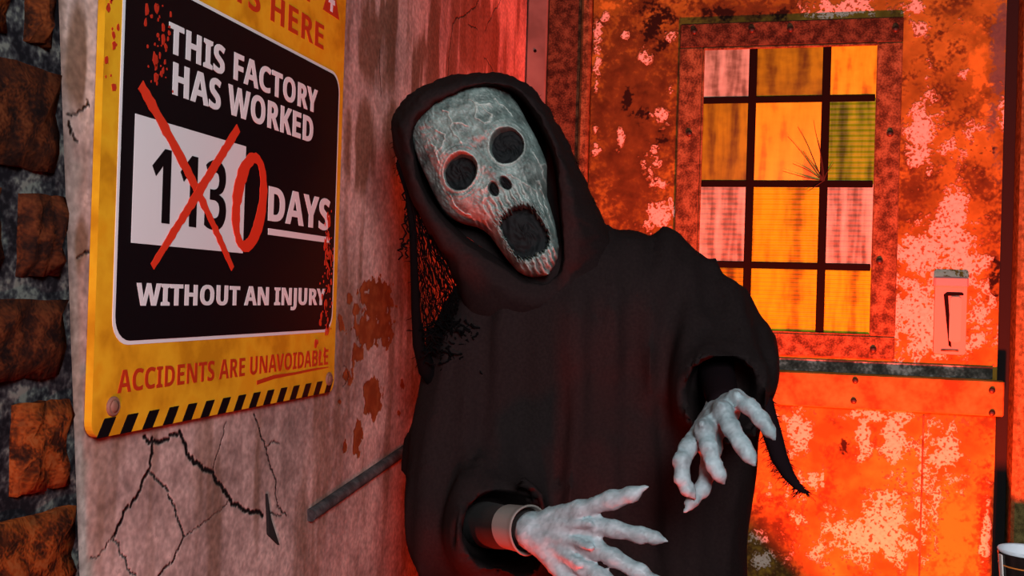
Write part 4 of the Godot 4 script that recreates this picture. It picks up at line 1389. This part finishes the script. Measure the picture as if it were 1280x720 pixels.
func rags(t: Node3D) -> void:
	var g := RandomNumberGenerator.new()
	g.seed = 21
	var n := noise(251, 0.4, 3)
	# torn netting hanging from the hood down to the shoulder
	var st := start()
	for k in 42:
		var s := k / 41.0
		var top := P(lerpf(512, 536, s) + g.randf_range(-3, 3), lerpf(232, 262, s) + g.randf_range(-6, 6), 1.39 + g.randf_range(-0.02, 0.02))
		var mid := P(lerpf(520, 572, pow(s, 0.8)) + g.randf_range(-5, 5), lerpf(350, 372, s), 1.40 + g.randf_range(-0.02, 0.03))
		var low := P(lerpf(530, 572, s) + g.randf_range(-6, 6), lerpf(450, 405, s) + g.randf_range(-8, 8), 1.42 + g.randf_range(-0.02, 0.02))
		strand(st, top, mid, 0.0008, 0.0007, 0.008, n, k * 3.7)
		strand(st, mid, low, 0.0007, 0.0008, 0.008, n, k * 3.7 + 1.3)
	for k in 46:
		var y := g.randf_range(270, 420)
		var x := lerpf(518, 528, (y - 270) / 150.0)
		var x2 := minf(572.0, lerpf(540, 576, (y - 270) / 90.0))
		var a := g.randf_range(x, x2 - 8)
		strand(st, P(a, y, 1.40), P(a + g.randf_range(6, 20), y + g.randf_range(-12, 16), 1.40), 0.0005, 0.0004, 0.004, n, 200.0 + k, 6)
	part("torn_netting", st.commit(), mats.black, t)
	# thick outer edge of the netting, and the loose threads beside it
	st = start()
	var edge := [P(500, 205, 1.39), P(511, 240, 1.39), P(516, 290, 1.395), P(518, 340, 1.40), P(520, 390, 1.405), P(523, 430, 1.41), P(534, 462, 1.42), P(548, 480, 1.43)]
	add_tube(st, edge, [0.006, 0.0055, 0.005, 0.0055, 0.0065, 0.008, 0.013, 0.014], 9)
	for k in 70:
		var s := g.randf() * (edge.size() - 1.01)
		var p: Vector3 = edge[int(s)].lerp(edge[int(s) + 1], s - int(s))
		var d := cam_basis * Vector3(g.randf_range(-1, 1), g.randf_range(-1.2, 0.4), g.randf_range(-0.5, 0.5)).normalized()
		strand(st, p, p + d * g.randf_range(0.006, 0.018), 0.0007, 0.0003, 0.003, n, 300.0 + k, 5)
	for e in [[[505, 220], [508, 262], 0], [[508, 262], [504, 300], 1], [[504, 300], [501, 325], 2], [[498, 200], [505, 222], 3], [[506, 268], [513, 300], 4], [[504, 305], [510, 322], 5], [[512, 300], [500, 312], 6]]:
		strand(st, P(e[0][0], e[0][1], 1.39), P(e[1][0], e[1][1], 1.39), 0.0013, 0.0011, 0.008, n, 400.0 + e[2], 9)
	part("ragged_edge", st.commit(), mats.black, t)
	# frayed cloth bunched on the shoulder
	st = start()
	for k in 150:
		var p := P(g.randf_range(535, 600), g.randf_range(398, 455), 1.41)
		p = p + cam_basis * Vector3(0, 0, g.randf_range(-0.01, 0.02))
		strand(st, p, p + cam_basis * Vector3(g.randf_range(-0.016, 0.016), g.randf_range(-0.02, 0.008), g.randf_range(-0.005, 0.01)), 0.0016, 0.0008, 0.006, n, 500.0 + k, 6)
	part("frayed_shoulder", st.commit(), mats.black, t)
	# torn, hairy strip hanging from the sleeve
	st = start()
	var strip := [P(948, 470, 1.36), P(957, 515, 1.34), P(966, 545, 1.33), P(974, 572, 1.32), P(985, 593, 1.315), P(996, 607, 1.31), P(1006, 617, 1.31)]
	add_tube(st, strip, [0.012, 0.013, 0.0125, 0.011, 0.008, 0.0055, 0.001], 10)
	for k in 220:
		var s := g.randf() * (strip.size() - 1.01)
		var p: Vector3 = strip[int(s)].lerp(strip[int(s) + 1], s - int(s))
		var wide := lerpf(0.011, 0.004, s / 6.0)
		var lr := 1.0 if g.randf() < 0.5 else -1.0
		p += cam_basis * Vector3(lr * wide * g.randf_range(0.5, 1.0), 0, 0)
		strand(st, p, p + cam_basis * Vector3(lr * g.randf_range(0.004, 0.014), g.randf_range(-0.014, 0.0), g.randf_range(-0.004, 0.004)), 0.0006, 0.0002, 0.001, n, 700.0 + k, 3)
	part("torn_sleeve_strip", st.commit(), mats.rag, t)
	# fuzz along sleeve and hood edges
	st = start()
	for e in [[[930, 378], [946, 440], 26], [[946, 440], [964, 512], 40], [[600, 96], [652, 106], 20], [[652, 106], [690, 150], 26], [[700, 165], [745, 260], 26], [[490, 160], [500, 215], 26]]:
		for k in e[2]:
			var s := g.randf()
			var p := P(lerpf(e[0][0], e[1][0], s), lerpf(e[0][1], e[1][1], s), 1.41)
			strand(st, p, p + cam_basis * Vector3(g.randf_range(-0.008, 0.010), g.randf_range(-0.006, 0.008), 0), 0.0005, 0.0002, 0.002, n, 900.0 + k, 4)
	part("fuzz", st.commit(), mats.black, t)

func small_things() -> void:
	# pipe lying along the left wall
	var a := on_left(384, 644)
	var b := on_left(527, 546)
	var dir := (b - a).normalized()
	var p0 := Vector3(-LEFT + 0.0045, a.y, -a.x)
	var e := b + dir * 0.35
	var p1 := Vector3(-LEFT + 0.0045, e.y, -e.x)
	var t := thing("metal_pipe", "thin grey metal pipe slanting along the plaster wall behind the figure", "pipe")
	var pm := spread(mottled(256, [rgb(52, 51, 52), rgb(74, 73, 74), rgb(98, 97, 97)], 0.02, 81, 0.3), 0.2, 0.55)
	part("tube", tube_mesh([p0, p1], [0.009, 0.009], 20, true), pm, t)
	# cup on a stand
	var c := P(1285, 688, 1.30)
	var cup := thing("paper_cup", "dark cup with white inside and thin orange line at the right edge", "cup", Vector3(c.x, c.y - 0.105, c.z))
	part("body", lathe([Vector2(0.0, 0.0), Vector2(0.026, 0.0), Vector2(0.0345, 0.102)], 40), mat(rgb(34, 24, 22), 0.25), cup)
	part("inside", lathe([Vector2(0.0345, 0.102), Vector2(0.0355, 0.104), Vector2(0.0345, 0.106), Vector2(0.0325, 0.104), Vector2(0.0245, 0.003), Vector2(0.0, 0.003)], 40), mat(rgb(222, 226, 232), 0.5), cup)
	part("line", lathe([Vector2(0.0330, 0.0855), Vector2(0.0337, 0.0858), Vector2(0.0338, 0.0872), Vector2(0.0331, 0.0875)], 40), mat(rgb(214, 120, 50), 0.4), cup)
	var lid := part("seam", box_mesh(Vector3(-0.0365, 0.0, -0.004), Vector3(-0.0345, 0.103, 0.004), 0.0005), mat(rgb(226, 214, 206), 0.5), cup)
	lid.rotation.z = 0.083
	lid.position.x = 0.0088
	lid.rotation.y = 0.25
	var st := thing("wooden_stand", "dark wooden stand carrying the cup", "stand", Vector3(c.x + 0.04, 0, c.z))
	var wood := mat(rgb(46, 34, 28), 0.7)
	part("top", box_mesh(Vector3(-0.12, c.y - 0.130, -0.12), Vector3(0.12, c.y - 0.1052, 0.12), 0.004), wood, st)
	for x in [-0.1, 0.1]:
		for z in [-0.1, 0.1]:
			part("leg", box_mesh(Vector3(x - 0.016, 0.0, z - 0.016), Vector3(x + 0.016, c.y - 0.1305, z + 0.016), 0.003), wood, st)
	# unseen boards added to block the orange lamp's light from the door's lower corners
	var b1 := thing("shadow_board", "unseen dark board with slanting top edge added to block the orange lamp", "board", Vector3(0, 0, -2.09))
	part("sheet", prism(PackedVector2Array([Vector2(0.40, 0.0), Vector2(0.40, 0.415), Vector2(-0.10, 0.888), Vector2(-0.10, 0.0)]), -0.006, 0.006), wood, b1)
	part("foot", box_mesh(Vector3(-0.05, 0.0, -0.1), Vector3(0.0, 0.03, 0.1), 0.003), wood, b1)
	var b2 := thing("shadow_board", "unseen dark square board added to shade the rusty post from the orange lamp", "board", Vector3(0, 0, -2.35))
	part("sheet", prism(PackedVector2Array([Vector2(0.445, 0.0), Vector2(0.95, 0.0), Vector2(0.95, 0.93), Vector2(0.452, 0.93)]), -0.006, 0.006), wood, b2)
	part("foot", box_mesh(Vector3(0.7, 0.0, -0.1), Vector3(0.75, 0.03, 0.1), 0.003), wood, b2)
